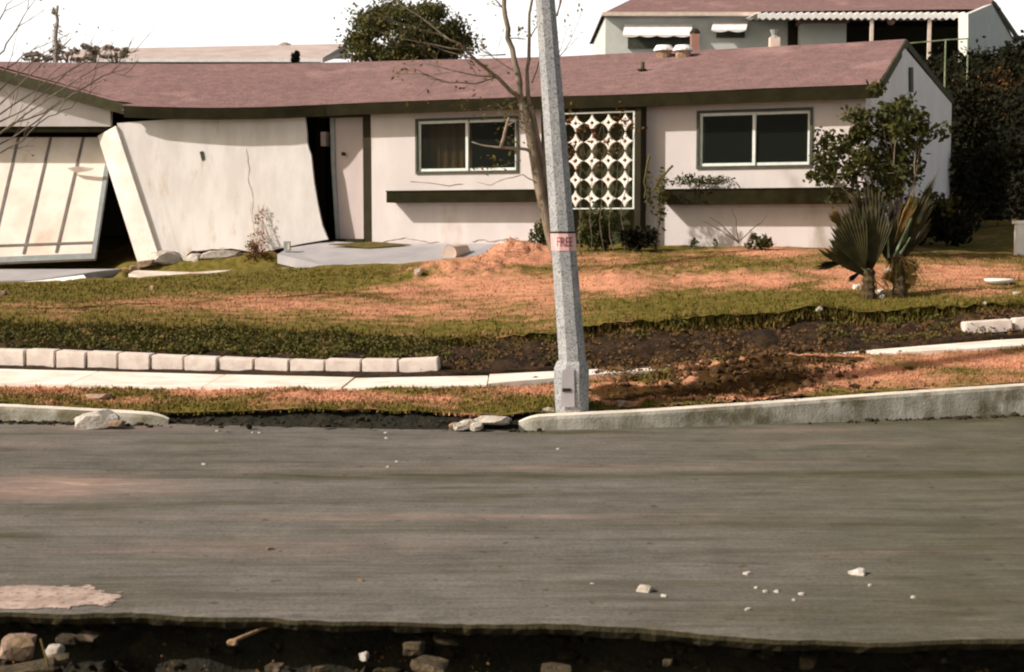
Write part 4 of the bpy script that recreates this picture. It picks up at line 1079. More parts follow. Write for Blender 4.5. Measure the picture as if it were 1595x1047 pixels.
mb.prism(e, Vector((.06, .15, 0))); mb.build('wall_end', M['stucco_edge'], house)
mb = MB(); q = P(314, 243, 26.45); mb.prism([q + Vector((-.03, 0, .07)), q + Vector((.02, 0, .09)), q + Vector((.06, 0, -.06)), q + Vector((.01, 0, -.09))], (0, -.03, 0)); mb.build('wall_fixture', M['alu_dark'], house)
# hairline cracks: raised dark ribbons along the right part of the leaning wall
def surf_w(px, py, lift=.012):
    v = (py - 186) / 205; return P(px, py, 26.62 - .28 * v - .05 - lift)
for pts in ([(384, 232), (388, 258), (386, 280), (394, 305), (392, 330), (401, 352), (399, 378)], 
            [(302, 394), (318, 389), (332, 391), (346, 386), (362, 390), (374, 392), (386, 395)]):
    cr = MB(); fine = []
    for (a, c), (a2, c2) in zip(pts, pts[1:]):
        for k in range(4): fine.append((a + (a2 - a) * k / 4 + rnd0.uniform(-1.2, 1.2), c + (c2 - c) * k / 4 + rnd0.uniform(-.8, .8)))
    def sp_(px, py):
        v = min(1, max(0, (py - 184) / 208)); x0, y0 = lerpx(top, v * 0); L_ = 182 + (248 - 182) * v; R_ = 474 + (511 - 474) * v; u = (px - L_) / (R_ - L_)
        return P(px, py, 26.66 - .22 * v - .40 * u + .012 * math.sin(u * 5 + v * 2) - .008)
    cr.tube([sp_(*q) for q in fine], [.003 * rnd0.uniform(.3, 1.3) for _ in fine], 4); cr.build('crack', M['crack'], lw)
# ---- garage
GY = 26.75
def gp(px, py, D=GY): return P(px, py, D)
mb = MB()
pkx = -230
def rake_y(px): return 112 + (px / 205) * 57 if px > pkx else 112 + (pkx / 205) * 57 + (pkx - px) * .28
pts = [gp(172, 197), gp(172, rake_y(172) + 8), gp(pkx, rake_y(pkx) + 8), gp(-640, rake_y(-640) + 8), gp(-640, 197)]
mb.prism(pts, (0, .15, 0)); mb.build('garage_gable', M['stucco'], house)
mb = MB()
a, c, d_ = gp(206, 165, 26.55), gp(pkx, rake_y(pkx) - 4, 26.55), gp(-700, rake_y(-700) - 4, 26.55)
for p_, q_ in ((a, c), (c, d_)): mb.prism([p_, q_, q_ - Vector((0, 0, .25)), p_ - Vector((0, 0, .20))], (0, .05, 0))
mb.build('garage_rake_board', M['trim2'], house)
mb = MB()
ridge_back = Vector((c.x, 31.0, c.z))
th = Vector((0, 0, .05))
mb.add([a + th, c + th, Vector((c.x, 30.8, c.z)) + th, Vector((a.x, 26.6, a.z)) + th], [(0, 3, 2, 1)])
mb.add([c + th, d_ + th, Vector((d_.x, 31, d_.z)) + th, Vector((c.x, 30.8, c.z)) + th], [(0, 3, 2, 1)])
mb.build('garage_roof', M['roof'], house)
mb = MB(); h0, h1 = gp(-640, 197), gp(176, 197)
mb.box((h0.x, GY + .02, h0.z - .10), (h1.x, GY + .20, h0.z)); mb.build('garage_header', M['trim'], house)
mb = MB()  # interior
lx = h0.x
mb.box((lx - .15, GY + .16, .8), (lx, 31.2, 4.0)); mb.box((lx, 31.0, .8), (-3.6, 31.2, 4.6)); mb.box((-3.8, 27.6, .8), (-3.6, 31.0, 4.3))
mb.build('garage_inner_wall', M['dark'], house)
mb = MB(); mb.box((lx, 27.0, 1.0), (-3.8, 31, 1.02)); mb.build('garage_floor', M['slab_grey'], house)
# garage door panel, racked with its foot pushed out
TL, TR_, BR_, BL = P(-275, 214, 27.25), P(177, 214, 27.25), P(148, 404, 26.30), P(-318, 424, 26.1)
def dp(u, v, lift=0):
    p = (TL.lerp(TR_, u)).lerp(BL.lerp(BR_, u), v)
    return p + DNrm * lift
DNrm = (TR_ - TL).cross(BL - TL).normalized(); DNrm = DNrm if DNrm.y < 0 else -DNrm
mb = MB(); mb.grid([[dp(i / 10, j / 8) for i in range(11)] for j in range(9)], flip=True)
mb.grid([[dp(i / 10, j / 8, -.05) for i in range(11)] for j in range(9)])
gd = mb.build('garage_door', M['garage_door'], house)
def dstrip(name, u0, v0, u1, v1, w, m, lift=.012, wv=False):
    mb = MB()
    if not wv: q = [dp(u0 - w, v0, lift), dp(u0 + w, v0, lift), dp(u1 + w, v1, lift), dp(u1 - w, v1, lift)]
    else: q = [dp(u0, v0 - w, lift), dp(u1, v1 - w, lift), dp(u1, v1 + w, lift), dp(u0, v0 + w, lift)]
    mb.prism(q, -DNrm * lift * 1.02); mb.build(name, m, gd)
# in the door's own coordinates every batten is a straight strip
for k in range(9):
    px0 = 130 - 50.5 * k; px1 = 90 - 50.5 * k
    u0 = (px0 + 275) / (177 + 275); u1 = (px1 - 2 + 311) / (150 + 311)
    if u0 > .01: dstrip('batten', u0, .0, u1, .935, .0045, M['batten'])
dstrip('rail', 0, .86, 1, .865, .008, M['batten'], wv=True, lift=.016)
dstrip('door_edge', 0, .975, 1, .975, .022, M['frame_grey'], wv=True, lift=.024)
mb = MB(); mb.prism([dp(.985, .2, .02), dp(1.0, .2, .02), dp(1.0, 1.0, .02), dp(.985, 1.0, .02)], -DNrm * .09); mb.build('door_edge', M['frame_grey'], gd)
mb = MB(); mb.prism([P(104, 262, 26.85), P(122, 259, 26.8), P(146, 262, 26.8), P(139, 266, 26.8), P(118, 269, 26.85)], (0, .05, 0)); mb.build('torn_board', M['cream'], gd)

# ------------------------------------------------------------------ porch, slabs on the ground
def slab(name, pts, th, m, label, cat, kind=None):
    pts = [P(*p) for p in pts]; mb = MB(); mb.prism(pts, (0, 0, -th))
    o = mb.build(name, m); tag(o, label, cat, kind=kind); return o
slab('porch_slab', [(432, 396, 25.0), (505, 413, 24.0), (735, 411, 23.9), (842, 396, 24.2), (850, 380, 24.75), (600, 380, 25.85), (515, 376, 26.15), (450, 386, 25.9)], .16, M['slab_grey'], 'heaved grey concrete porch slab before the front door', 'porch slab')
slab('door_mat', [(512, 382, 25.75), (575, 388, 25.4), (640, 382.5, 25.5), (578, 378, 25.85)], .01, M['leaf_olive'], 'flat olive strip lying on the porch by the door', 'mat').location.z += .02
slab('broken_path_slab', [(200, 427, 24.7), (235, 434, 24.3), (295, 439, 24.0), (350, 433, 24.2), (440, 425, 24.4), (470, 416, 24.9), (400, 418, 25.2), (300, 424, 25.0), (210, 421, 25.3)], .07, M['concrete'], 'broken pale path slab below the leaning wall', 'path slab')
slab('driveway_slab', [(-300, 446, 24.1), (60, 436, 24.3), (150, 423, 24.9), (190, 419, 25.4), (-300, 420, 25.7)], .12, M['slab_grey'], 'grey tilted driveway slab under the garage door', 'driveway slab')
slab('slab_edge', [(-300, 458, 23.5), (0, 447, 23.6), (60, 443, 23.6), (134, 433, 23.9), (130, 428, 24.1), (60, 437, 23.9), (0, 441, 23.8), (-300, 452, 23.7)], .08, M['white'], 'narrow white broken slab strip on the lawn before the driveway', 'path slab')
# pale drum on the porch
mb = MB(); a, c = P(700, 394, 24.25), P(722, 391, 24.7)
mb.tube([a, c], [.135, .125], 18, cap=False)
mb.add([a + Vector((math.cos(t) * .13 * .97, -.002, math.sin(t) * .13)) for t in [2 * math.pi * k / 18 for k in range(18)]], [tuple(range(17, -1, -1))])
drum = mb.build('round_drum', M['cream'], smooth=True); tag(drum, 'cream round drum lying on its side on the porch slab', 'drum')
mb = MB(); mb.box((0, 0, 0), (.11, .09, .17)); q = P(442, 391, 25.3)
for v in range(len(mb.v)): mb.v[v] = (mb.v[v][0] + q.x, mb.v[v][1] + q.y, mb.v[v][2] + q.z)
o = mb.build('meter_box', M['frame_grey']); tag(o, 'small grey box standing on the left end of the porch slab', 'box')
mb = MB(); q = P(450, 391, 25.29); mb.box((q.x - .02, q.y - .02, q.z + .03), (q.x + .015, q.y - .003, q.z + .14)); mb.build('box_face', M['cream'], o)

# white dish and white post at right
mb = MB(); c = P(1556, 440, hit(1556, 443).y); mb.tube([c + Vector((0, 0, -.03)), c + Vector((0, 0, .02)), c + Vector((0, 0, .045)), c + Vector((0, 0, .05))], [.10, .19, .20, .17], 20)
tag(mb.build('white_basin', M['white'], smooth=True), 'white shallow basin lying upside down on the right lawn', 'basin')
mb = MB(); c = P(1584, 398, 22.5); mb.box((c.x, c.y, c.z - .2), (c.x + .5, c.y + .15, c.z + .50)); wp = mb.build('white_pier', M['white']); tag(wp, 'white square masonry pier cut by the right edge of the picture', 'pier')
mb = MB(); mb.box((c.x - .03, c.y - .03, c.z + .50), (c.x + .53, c.y + .18, c.z + .55)); mb.build('pier_cap', M['white'], wp)

# ------------------------------------------------------------------ street light pole
base = onG(890, 13.45); base = P(890, 640, 13.42)
pole = thing('lamp_post', base, 'grey speckled concrete lamp post leaning left with a pink notice', 'lamp post')
A_ = P(892, 568, 13.42); Tt = P(849, 0, 13.42)
ax = (Tt - A_); ax_n = ax.normalized()
def octa(mb, pts, rads, n=12, rot=R(15), mi=0, cap=True):
    vs = []; fs = []
    for p, r_ in zip(pts, rads):
        for k in range(n):
            t = rot + 2 * math.pi * k / n; vs.append(Vector((p.x + r_ * math.cos(t), p.y + r_ * math.sin(t), p.z)))
    for i in range(len(pts) - 1):
        for k in range(n): fs.append((i * n + k, i * n + (k + 1) % n, (i + 1) * n + (k + 1) % n, (i + 1) * n + k))
    if cap: fs.append(tuple((len(pts) - 1) * n + k for k in range(n)))
    mb.add(vs, fs, mi)
mb = MB()
def pr(t): return A_ + ax * t
# widths: 46 px at foot -> 31 at the frame top
rad = lambda t: (22.6 - 6.6 * t) / F * 13.42
ts = [0, .25, .5, .75, 1.0, 1.5, 2.0]
octa(mb, [pr(t) for t in ts], [max(.045, rad(t)) for t in ts], n=8, rot=R(22.5))
mb.build('shaft', M['pole'], pole)
mb = MB()
b0p = P(891, 645, 13.42)
octa(mb, [b0p - Vector((0, 0, .2)), b0p, P(890, 600, 13.42), P(890, 575, 13.42), P(891, 566, 13.42), P(891.5, 562, 13.42)], [.160, .166, .176, .176, .162, .142], n=8, rot=R(22.5))
mb.build('pedestal', M['pole'], pole)
mb = MB(); fy = 13.42 - .164
pl = [P(876, 576, fy), P(894, 576, fy), P(895, 634, fy), P(873, 634, fy)]
mb.prism(pl, (0, -.008, 0)); plate = mb.build('access_plate', M['pole_plate'], pole)
mb = MB(); s0 = P(876, 605, fy - .012); s1 = P(889, 610, fy - .012); mb.box((s0.x, s0.y - .004, s1.z), (s1.x, s0.y + .003, s0.z)); mb.build('plate_slot', M['dark'], plate)
# notice wrapped round the shaft
def shaft_frame(py):
    t = (568 - py) / 568.0; return pr(t), rad(t)
def wrap(mb, y0, y1, extra, a0, a1, n=18):
    rows = []
    for py in (y0, (y0 + y1) / 2, y1):
        c, r_ = shaft_frame(py); row = []
        for i in range(n + 1):
            t = a0 + (a1 - a0) * i / n
            # octagonal radius
            m8 = (t - R(22.5)) % R(45) - R(22.5); ro = r_ * math.cos(R(22.5)) / math.cos(m8) + extra
            row.append(Vector((c.x + ro * math.cos(t), c.y + ro * math.sin(t), c.z)))
        rows.append(row)
    mb.grid(rows)
mb = MB(); wrap(mb, 388, 361, .004, R(180), R(360)); notice = mb.build('notice', M['pink_paper'], pole)
mb = MB(); wrap(mb, 361, 358, .005, R(180), R(360)); mb.build('string_tie', M['dark'], pole)
cu = bpy.data.curves.new('notice_text', 'FONT'); cu.body = 'FREE'; cu.size = .125; cu.extrude = .001; cu.align_x = 'CENTER'
tmp = bpy.data.objects.new('tmp', cu); COL.objects.link(tmp)
dg = bpy.context.evaluated_depsgraph_get(); me = bpy.data.meshes.new_from_object(tmp.evaluated_get(dg)); bpy.data.objects.remove(tmp)
me.materials.clear(); me.materials.append(M['ink'])
c, r_ = shaft_frame(381); 
for v in me.vertices:
    X_, Z_ = v.co.x * .62, v.co.y
    t = R(272) + X_ / r_
    m8 = (t - R(22.5)) % R(45) - R(22.5); ro = r_ * math.cos(R(22.5)) / math.cos(m8) + .0065 + v.co.z
    v.co = Vector((c.x + ro * math.cos(t), c.y + ro * math.sin(t), c.z + Z_)) - ORG[pole.name]
o = bpy.data.objects.new('notice_lettering', me); COL.objects.link(o); o.parent = notice

# ------------------------------------------------------------------ plants
def branchy(mb, p, d, L_, r, depth, rnd, spread=.5, up=.1, seg=4, shrink=.7, kids=(2, 3)):
    pts = [p]; rads = [r]; q = p.copy(); dd = d.normalized()
    for i in range(seg):
        dd = (dd + Vector((rnd.gauss(0, .13), rnd.gauss(0, .13), rnd.gauss(0, .13) + up * .2))).normalized()
        q = q + dd * (L_ / seg); pts.append(q.copy()); rads.append(r * (1 - .55 * (i + 1) / seg))
    mb.tube(pts, rads, 5 if depth > 1 else 4, cap=False)
    tips = [q.copy()]
    if depth > 0:
        for k in range(rnd.randint(*kids)):
            i = rnd.randint(1, seg); 
            nd = (dd + Vector((rnd.gauss(0, spread), rnd.gauss(0, spread), rnd.gauss(0, spread) + up))).normalized()
            tips += branchy(mb, pts[i], nd, L_ * shrink * rnd.uniform(.7, 1.1), rads[i] * .6, depth - 1, rnd, spread, up, seg, shrink, kids)
    return tips
def vine(mb, pts, r0, r1, n=6, wob=.01, rnd=random):
    P_ = []
    for a, c in zip(pts, pts[1:]):
        for k in range(3): P_.append(Vector(a).lerp(Vector(c), k / 3) + Vector((rnd.gauss(0, wob), rnd.gauss(0, wob), rnd.gauss(0, wob))))
    P_.append(Vector(pts[-1])); m_ = len(P_)
    mb.tube(P_, [r0 + (r1 - r0) * i / (m_ - 1) for i in range(m_)], n); return P_

# bare tree before the house, behind the post
DT = 21.0
rnd = random.Random(5)
tb = onG(880, DT)
tree = thing('bare_tree', tb, 'thin leafless grey tree rising behind the lamp post', 'tree')
mb = MB()
vine(mb, [Vector((tb.x, tb.y, tb.z - .1)), P(862, 385, DT), P(840, 290, DT), P(826, 210, DT), P(812, 160, DT)], .085, .062, 8, .008, rnd)
vine(mb, [P(866, 385, DT), P(854, 300, DT + .1), P(840, 230, DT + .1), P(826, 165, DT)], .052, .044, 7, .008, rnd)
mb.build('trunk', M['bark'], tree, smooth=True)
mb = MB()
s = vine(mb, [P(812, 162, DT), P(803, 110, DT), P(793, 60, DT), P(786, 10, DT), P(783, -60, DT), P(770, -140, DT)], .048, .026, 7, .012, rnd)
vine(mb, [P(822, 165, DT), P(822, 110, DT + .1), P(823, 60, DT + .1), P(826, 0, DT), P(830, -80, DT)], .034, .015, 6, .012, rnd)
vine(mb, [P(808, 150, DT - .1), P(775, 120, DT - .2), P(745, 95, DT - .3), P(725, 78, DT - .4), P(690, 55, DT - .5)], .032, .014, 6, .012, rnd)
mb.build('limb', M['bark'], tree, smooth=True)
mb = MB()
vine(mb, [P(832, 236, DT), P(812, 231, DT - .1), P(780, 230, DT - .2), P(758, 228, DT - .2), P(735, 221, DT - .2)], .028, .007, 6, .006, rnd)
vine(mb, [P(780, 230, DT - .2), P(786, 207, DT - .25), P(793, 183, DT - .3)], .026, .020, 6, .004, rnd)
vine(mb, [P(791, 195, DT - .3), P(806, 186, DT - .3)], .012, .006, 5, .003, rnd)
vine(mb, [P(836, 285, DT - .1), P(815, 272, DT - .2), P(790, 278, DT - .2), P(765, 288, DT - .2), P(744, 284, DT - .2)], .010, .004, 5, .006, rnd)
mb.build('broken_branch', M['bark_pale'], tree, smooth=True)
mb = MB()
tips = []
for (st, dr, L_, r_) in [(P(725, 78, 20.6), (-1, 0, .15), .9, .014), (P(745, 95, 20.7), (-1, 0, .35), .7, .012), (P(775, 120, 20.8), (-1, 0, -.15), 1.2, .014),
                        (P(793, 60, 21), (1, 0, .1), .25, .01), (P(788, 85, 21), (-1, 0, .1), .4, .012), (P(790, 20, 21), (-.6, 0, .8), .4, .014), (P(823, 60, 21), (.6, 0, .7), .35, .012),
                        (P(800, 110, 20.9), (-.7, 0, .4), .6, .010), (P(690, 55, 20.5), (-.8, 0, .6), 1.0, .014), (P(690, 55, 20.5), (-1, 0, .05), .9, .012), (P(840, 120, 21), (.7, 0, .6), .7, .012),
                        (P(820, 150, 21), (-.5, -.2, -.3), .5, .01), (P(826, 210, 20.9), (-.6, 0, .5), .4, .008), (P(700, 128, 20.5), (-1, 0, .3), .7, .008), (P(812, 250, 20.9), (-.6, 0, -.3), .4, .006),
                        (P(826, -40, 21), (.6, 0, .6), .9, .014), (P(783, -60, 21), (-.6, 0, .8), 1.1, .016), (P(868, 25, 21), (.4, 0, .9), .4, .012)]:
    tips += branchy(mb, st, Vector(dr), L_, r_, 2, rnd, .45, .12, kids=(3, 4))
vine(mb, [P(775, 120, 20.8), P(740, 130, 20.7), P(700, 130, 20.6), P(672, 122, 20.5), P(650, 108, 20.5)], .012, .005, 5, .01, rnd)
vine(mb, [P(826, 130, 21), P(850, 70, 21), P(868, 20, 21), P(880, -30, 21)], .018, .010, 5, .01, rnd)
mb.build('twigs', M['twig'], tree)
V = leaves([tuple(t) for t in tips] + [tuple(P(rnd.uniform(655, 800), rnd.uniform(95, 160), 20.7)) for i in range(14)] + [tuple(P(rnd.uniform(765, 830), rnd.uniform(165, 265), 20.8)) for i in range(30)], (.10, .10, .10), 520, .034, RNG)
np_mesh('old_leaves', V, 4, M['leaf_olive'], k=4, parent=tree)
# leaves over the block screen
cs = [tuple(P(rnd.uniform(868, 990), rnd.uniform(165, 265), 22.9)) for i in range(26)]
vines = thing('climbing_plant', onG(880, 22.9), 'sparse brown climbing plant in front of the block screen', 'plant')
mb = MB()
for k in range(7):
    q = onG(870 + k * 17, 22.9); vine(mb, [q, P(872 + k * 16, 320, 22.9), P(866 + k * 19, 260, 22.9), P(870 + k * 19 + rnd.uniform(-12, 12), 190, 22.9)], .010, .004, 4, .02, rnd)
mb.build('stems', M['twig'], vines)
np_mesh('leaves', leaves(cs, (.14, .10, .16), 330, .035, RNG), 4, M['leaf_rust'], k=4, parent=vines)

# bare tree at the left edge
rnd = random.Random(12)
DL = 18.6
lb_ = onG(-70, DL)
ltree = thing('bare_tree', lb_, 'leafless tree at the left edge, its fine twigs over the garage roof', 'tree')
mb = MB(); vine(mb, [lb_ - Vector((0, 0, .1)), P(-75, 380, DL), P(-60, 270, DL), P(-70, 150, DL), P(-50, 20, DL)], .09, .05, 8, .01, rnd); mb.build('trunk', M['bark'], ltree, smooth=True)
mb = MB()
L1 = [[(-60, 270), (0, 236), (32, 218), (75, 183), (110, 165), (150, 135)], [(-60, 250), (0, 192), (50, 160), (110, 110), (165, 75)], [(-65, 210), (0, 160), (60, 105), (110, 60)],
      [(-70, 180), (0, 115), (35, 88), (60, 70)], [(-65, 140), (5, 80), (28, 42), (55, 0)], [(-60, 250), (0, 210), (60, 165), (130, 120), (190, 85), (216, 78)],
      [(-60, 230), (0, 178), (70, 130), (140, 92)], [(-60, 200), (10, 130), (55, 95), (88, 76)], [(-60, 120), (0, 30), (20, 0)], [(-60, 260), (20, 195), (90, 165), (160, 120), (200, 105)],
      [(-60, 265), (0, 225), (55, 190), (120, 142), (175, 112), (205, 120)]]
tips = []
for ln in L1:
    pts = [P(a, c, DL + rnd.uniform(-.3, .3) * (i > 0)) for i, (a, c) in enumerate(ln)]
    pp = vine(mb, pts, .014, .004, 5, .012, rnd)
    for k in range(4, len(pp) - 1, 2):
        tips += branchy(mb, pp[k], Vector((rnd.uniform(.2, 1), rnd.uniform(-.3, .3), rnd.uniform(.1, .9))), rnd.uniform(.25, .55), .0050, 2, rnd, .5, .1, 3, kids=(2, 3))
mb.build('twigs', M['twig'], ltree)
np_mesh('old_leaves', leaves([tuple(t) for t in tips], (.06, .06, .06), 90, .018, RNG), 4, M['leaf_olive'], k=4, parent=ltree)

# leafy shrub at the gable corner
rnd = random.Random(21)
DS = 21.7; sb = onG(1392, DS)
M['leaf_shrub'] = mat('leaf_shrub', (.030, .036, .010), (.065, .062, .016), scale=6, translucent=.15, rough=.6, spec=.1)
shrub = thing('leafy_shrub', sb, 'tall loose leafy shrub before the gable corner of the house', 'shrub')
mb = MB(); tips = []
lump = [(1300, 245), (1320, 215), (1345, 180), (1372, 175), (1390, 165), (1400, 195), (1430, 180), (1420, 230), (1375, 215), (1350, 235), (1395, 240), (1340, 265), (1425, 275), (1370, 270), (1400, 285), (1440, 205), (1290, 270), (1275, 245), (1330, 290), (1450, 310), (1360, 300), (1380, 195), (1405, 215), (1360, 255), (1340, 205), (1385, 260), (1410, 255)]
cs = []
for (a, c) in lump:
    t = P(a, c, DS + rnd.uniform(-.35, .35)); cs.append(tuple(t))
    b_ = sb.lerp(t, .45) + Vector((rnd.gauss(0, .08), rnd.gauss(0, .08), .1))
    vine(mb, [sb + Vector((rnd.gauss(0, .05), rnd.gauss(0, .05), -.05)), b_, t], .018, .005, 5, .015, rnd)
    for k in range(3):
        e = t + Vector((rnd.gauss(0, .2), rnd.gauss(0, .15), rnd.gauss(0, .16))); cs.append(tuple(e)); mb.tube([t, e], [.006, .003], 4)
mb.build('stems', M['bark'], shrub)
np_mesh('leaves', leaves(cs, (.15, .15, .13), 4300, .056, RNG), 4, M['leaf_shrub'], k=4, parent=shrub)

# palms
def fan(mb, base, tip, width_px, D, nseg=13, dry=False, fold=.35, droop=0.0, open_at=.35):
    """fan leaf: base, tip pixels; pleated blades fanning out about the tip direction, tip cut ragged"""
    b = P(base[0], base[1], D); t = P(tip[0], tip[1], D - .1)
    ax_ = t - b; Ln = ax_.length; a = ax_.normalized(); side = a.cross(Vector((0, -1, 0))).normalized(); nrm = side.cross(a)
    w = width_px / F * D / 2 * (1.25 if width_px > 28 else 1); hub = b + ax_ * .12
    for i in range(nseg):
        u = (i + .5) / nseg * 2 - 1
        du = 1.0 / nseg
        ln = 1 - .20 * u * u + rnd.uniform(-.13, .04)
        def pt(uu, v, lift=0):
            ang_w = w * uu * (v ** .8)
            return hub + a * (Ln * .88 * v * (1 - .05 * uu * uu)) + side * ang_w + nrm * (fold * w * abs(uu) * v + lift) - Vector((0, 0, droop * v * v))
        e0_, e1_ = u - du, u + du
        rows = []
        for v in (0.02, .3, .6, .82):
            vv = v * ln
            rows.append([pt(e0_, vv), pt(u, vv, .018 * v + .004), pt(e1_, vv)])
        tipp = pt(u, ln)
        mb.grid(rows, flip=False); k = len(mb.v)
        mb.add([rows[-1][0], rows[-1][1], tipp, rows[-1][2]], [(0, 1, 2), (1, 3, 2)])
M['palm_trunk'] = mat('palm_trunk', (.10, .07, .035), (.05, .035, .018), scale=20, bump=1, bscale=30, bdist=.03)
def palm(px, D, label, trunk_top, fans, petioles, skirt):
    b = onG(px, D); r = thing('fan_palm', b, label, 'palm', 'young palms on the lawn')
    mb = MB(); tt = P(trunk_top[0], trunk_top[1], D)
    n_ = 8; pts = [b.lerp(tt, i / n_) - Vector((0, 0, .08 * (i == 0))) for i in range(n_ + 1)]
    mb.tube(pts, [.085 + (.02 if i % 2 else 0) - .02 * i / n_ for i in range(n_ + 1)], 9)
    mb.build('trunk', M['palm_trunk'], r)
    for (bs, tp, w, dryf, fd) in fans:
        f = MB(); fan(f, bs, tp, w, D + rnd.uniform(-.12, .12), fold=fd); fr = f.build('frond', M['palm_dry'] if dryf else M['palm'], r)
    for (a, c) in petioles:
        f = MB(); f.tube([P(a[0], a[1], D - .05), P(c[0], c[1], D - .1)], [.016, .011], 6); f.build('stalk', M['petiole'], r)
    f = MB()
    for k in range(skirt):
        a = P(trunk_top[0] + rnd.uniform(-4, 6), trunk_top[1] + rnd.uniform(0, 18), D)
        e = a + Vector((rnd.uniform(-.25, .4), rnd.uniform(-.3, .1), -rnd.uniform(.15, .5)))
        sdv = Vector((.012, .01, 0)); m_ = a.lerp(e, .5) + Vector((0, -.05, .08))
        f.add([a - sdv, a + sdv, m_ + sdv, e, m_ - sdv], [(0, 1, 2, 3, 4)])
    f.build('dead_skirt', M['palm_dry'], r)
rnd = random.Random(31)
palm(1353, 18.45, 'left young fan palm with wide dark folded fronds', (1354, 420),
     [((1353, 432), (1308, 330), 66, False, .25), ((1356, 430), (1345, 350), 50, False, .3), ((1365, 400), (1345, 288), 62, False, .2), ((1352, 432), (1300, 345), 40, False, .2), ((1354, 436), (1322, 318), 70, False, .35), ((1356, 430), (1330, 312), 56, False, .1), ((1352, 440), (1296, 362), 40, False, .3), ((1350, 440), (1306, 350), 90, False, .15), ((1362, 420), (1340, 310), 80, False, .1), ((1356, 436), (1366, 320), 54, False, .3),
      ((1330, 405), (1264, 418), 18, False, .2), ((1345, 420), (1318, 440), 12, False, .2), ((1318, 360), (1290, 325), 26, True, .1), ((1370, 390), (1322, 295), 16, False, .2), ((1358, 425), (1375, 340), 34, False, .3)],
     [((1354, 432), (1330, 380)), ((1356, 430), (1362, 380)), ((1354, 430), (1338, 410))], 10)
palm(1402, 18.5, 'right young fan palm with narrow upright fronds and a dead skirt', (1397, 392),
     [((1392, 400), (1464, 262), 16, False, .2), ((1388, 390), (1428, 298), 22, True, .2), ((1400, 395), (1446, 300), 34, False, .3), ((1380, 400), (1392, 316), 10, False, .1),
      ((1395, 395), (1428, 372), 26, False, .2), ((1402, 430), (1432, 440), 24, True, .2), ((1398, 400), (1360, 330), 26, False, .3), ((1400, 420), (1428, 420), 16, True, .2), ((1390, 398), (1405, 330), 26, False, .3), ((1396, 420), (1440, 320), 50, False, .15), ((1394, 425), (1410, 335), 56, False, .2), ((1392, 425), (1372, 350), 34, False, .2), ((1398, 440), (1424, 400), 34, False, .2), ((1396, 445), (1376, 420), 24, True, .2), ((1400, 440), (1420, 452), 22, True, .2)],
     [((1384, 402), (1382, 355)), ((1392, 400), (1420, 340)), ((1398, 402), (1418, 370))], 26)

def bush(name, px, D, w, h, label, m, n=260, size=.035, stems=6, cat='bush', group=None, ylo=None, base=None, lumps=9):
    b = base if base is not None else onG(px, D)
    r = thing(name, b, label, cat, group)
    W = w / F * D / 2; Hh = h / F * D
    cs = [(b.x + rnd.uniform(-1, 1) * W * .75, b.y + rnd.uniform(-1, 1) * W * .4, b.z + Hh * (.25 + .6 * rnd.random() * (1))) for i in range(lumps)]
    mb = MB()
    for c in cs[:stems]: vine(mb, [b + Vector((rnd.gauss(0, W * .15), 0, -.03)), Vector(c)], .008, .003, 4, .01, rnd)
    mb.build('stems', M['twig'], r)
    np_mesh('leaves', leaves(cs, (W * .34, W * .3, Hh * .26), n, size, RNG), 4, m, k=4, parent=r)
    return r
rnd = random.Random(41)
bush('low_bush', 838, 24.0, 38, 44, 'small dark spiky bush left of the lamp post by the wall', M['leaf'], 420, .04)
bush('low_bush', 925, 23.3, 70, 62, 'dark bush under the block screen next to the lamp post', M['leaf'], 1500, .045, lumps=16)
bush('low_bush', 990, 22.9, 66, 34, 'low rounded dark bush below the right end of the block screen', M['leaf_black'], 1500, .04, lumps=14)
bush('low_bush', 1180, 22.4, 44, 24, 'little dark bush against the wall under the right planter', M['leaf'], 500, .035)
bush('seedling', 1082, 22.9, 14, 16, 'tiny weed at the wall foot left of the little dark bush', M['leaf'], 60, .03)
bush('seedling', 1114, 22.8, 8, 20, 'thin sprig at the wall foot under the right planter', M['leaf'], 40, .025)
bush('thin_vine', 1022, 23.0, 38, 130, 'thin climbing weed at the left end of the right planter', M['leaf2'], 200, .045, 8)
# bare sprigs under the right planter
mb = MB(); s0 = onG(1150, 22.5)
for pts in ([(1150, 378), (1125, 350), (1105, 338)], [(1150, 378), (1120, 358), (1095, 345)], [(1150, 378), (1148, 350), (1140, 325)], [(1150, 378), (1180, 350), (1196, 335)]):
    vine(mb, [P(a, c, 22.6) for a, c in pts], .010, .005, 5, .008, rnd)
tag(mb.build('bare_sprigs', M['twig']), 'bare dark sprigs against the wall below the right planter', 'plant')
# plant in the right planter
b = FW(1085, 292, .18)
bush('planter_plant', 1075, 22.9, 120, 20, 'dark trailing plant heaped in the left half of the right planter', M['leaf'], 620, .030, base=b, lumps=16)
b2 = FW(1290, 292, .18); bush('planter_plant', 1290, 22.0, 50, 22, 'small leafy plant at the right end of the right planter', M['leaf'], 160, .035, base=b2)
mb = MB()
for pts in ([(1005, 310), (1006, 270), (1012, 243)], [(1015, 300), (1030, 275), (1048, 258)]):
    vine(mb, [P(a, c, 22.8) for a, c in pts], .012, .020, 5, .008, rnd)
tag(mb.build('upright_shoots', M['leaf_olive']), 'two upright shoots at the left end of the right planter', 'plant')
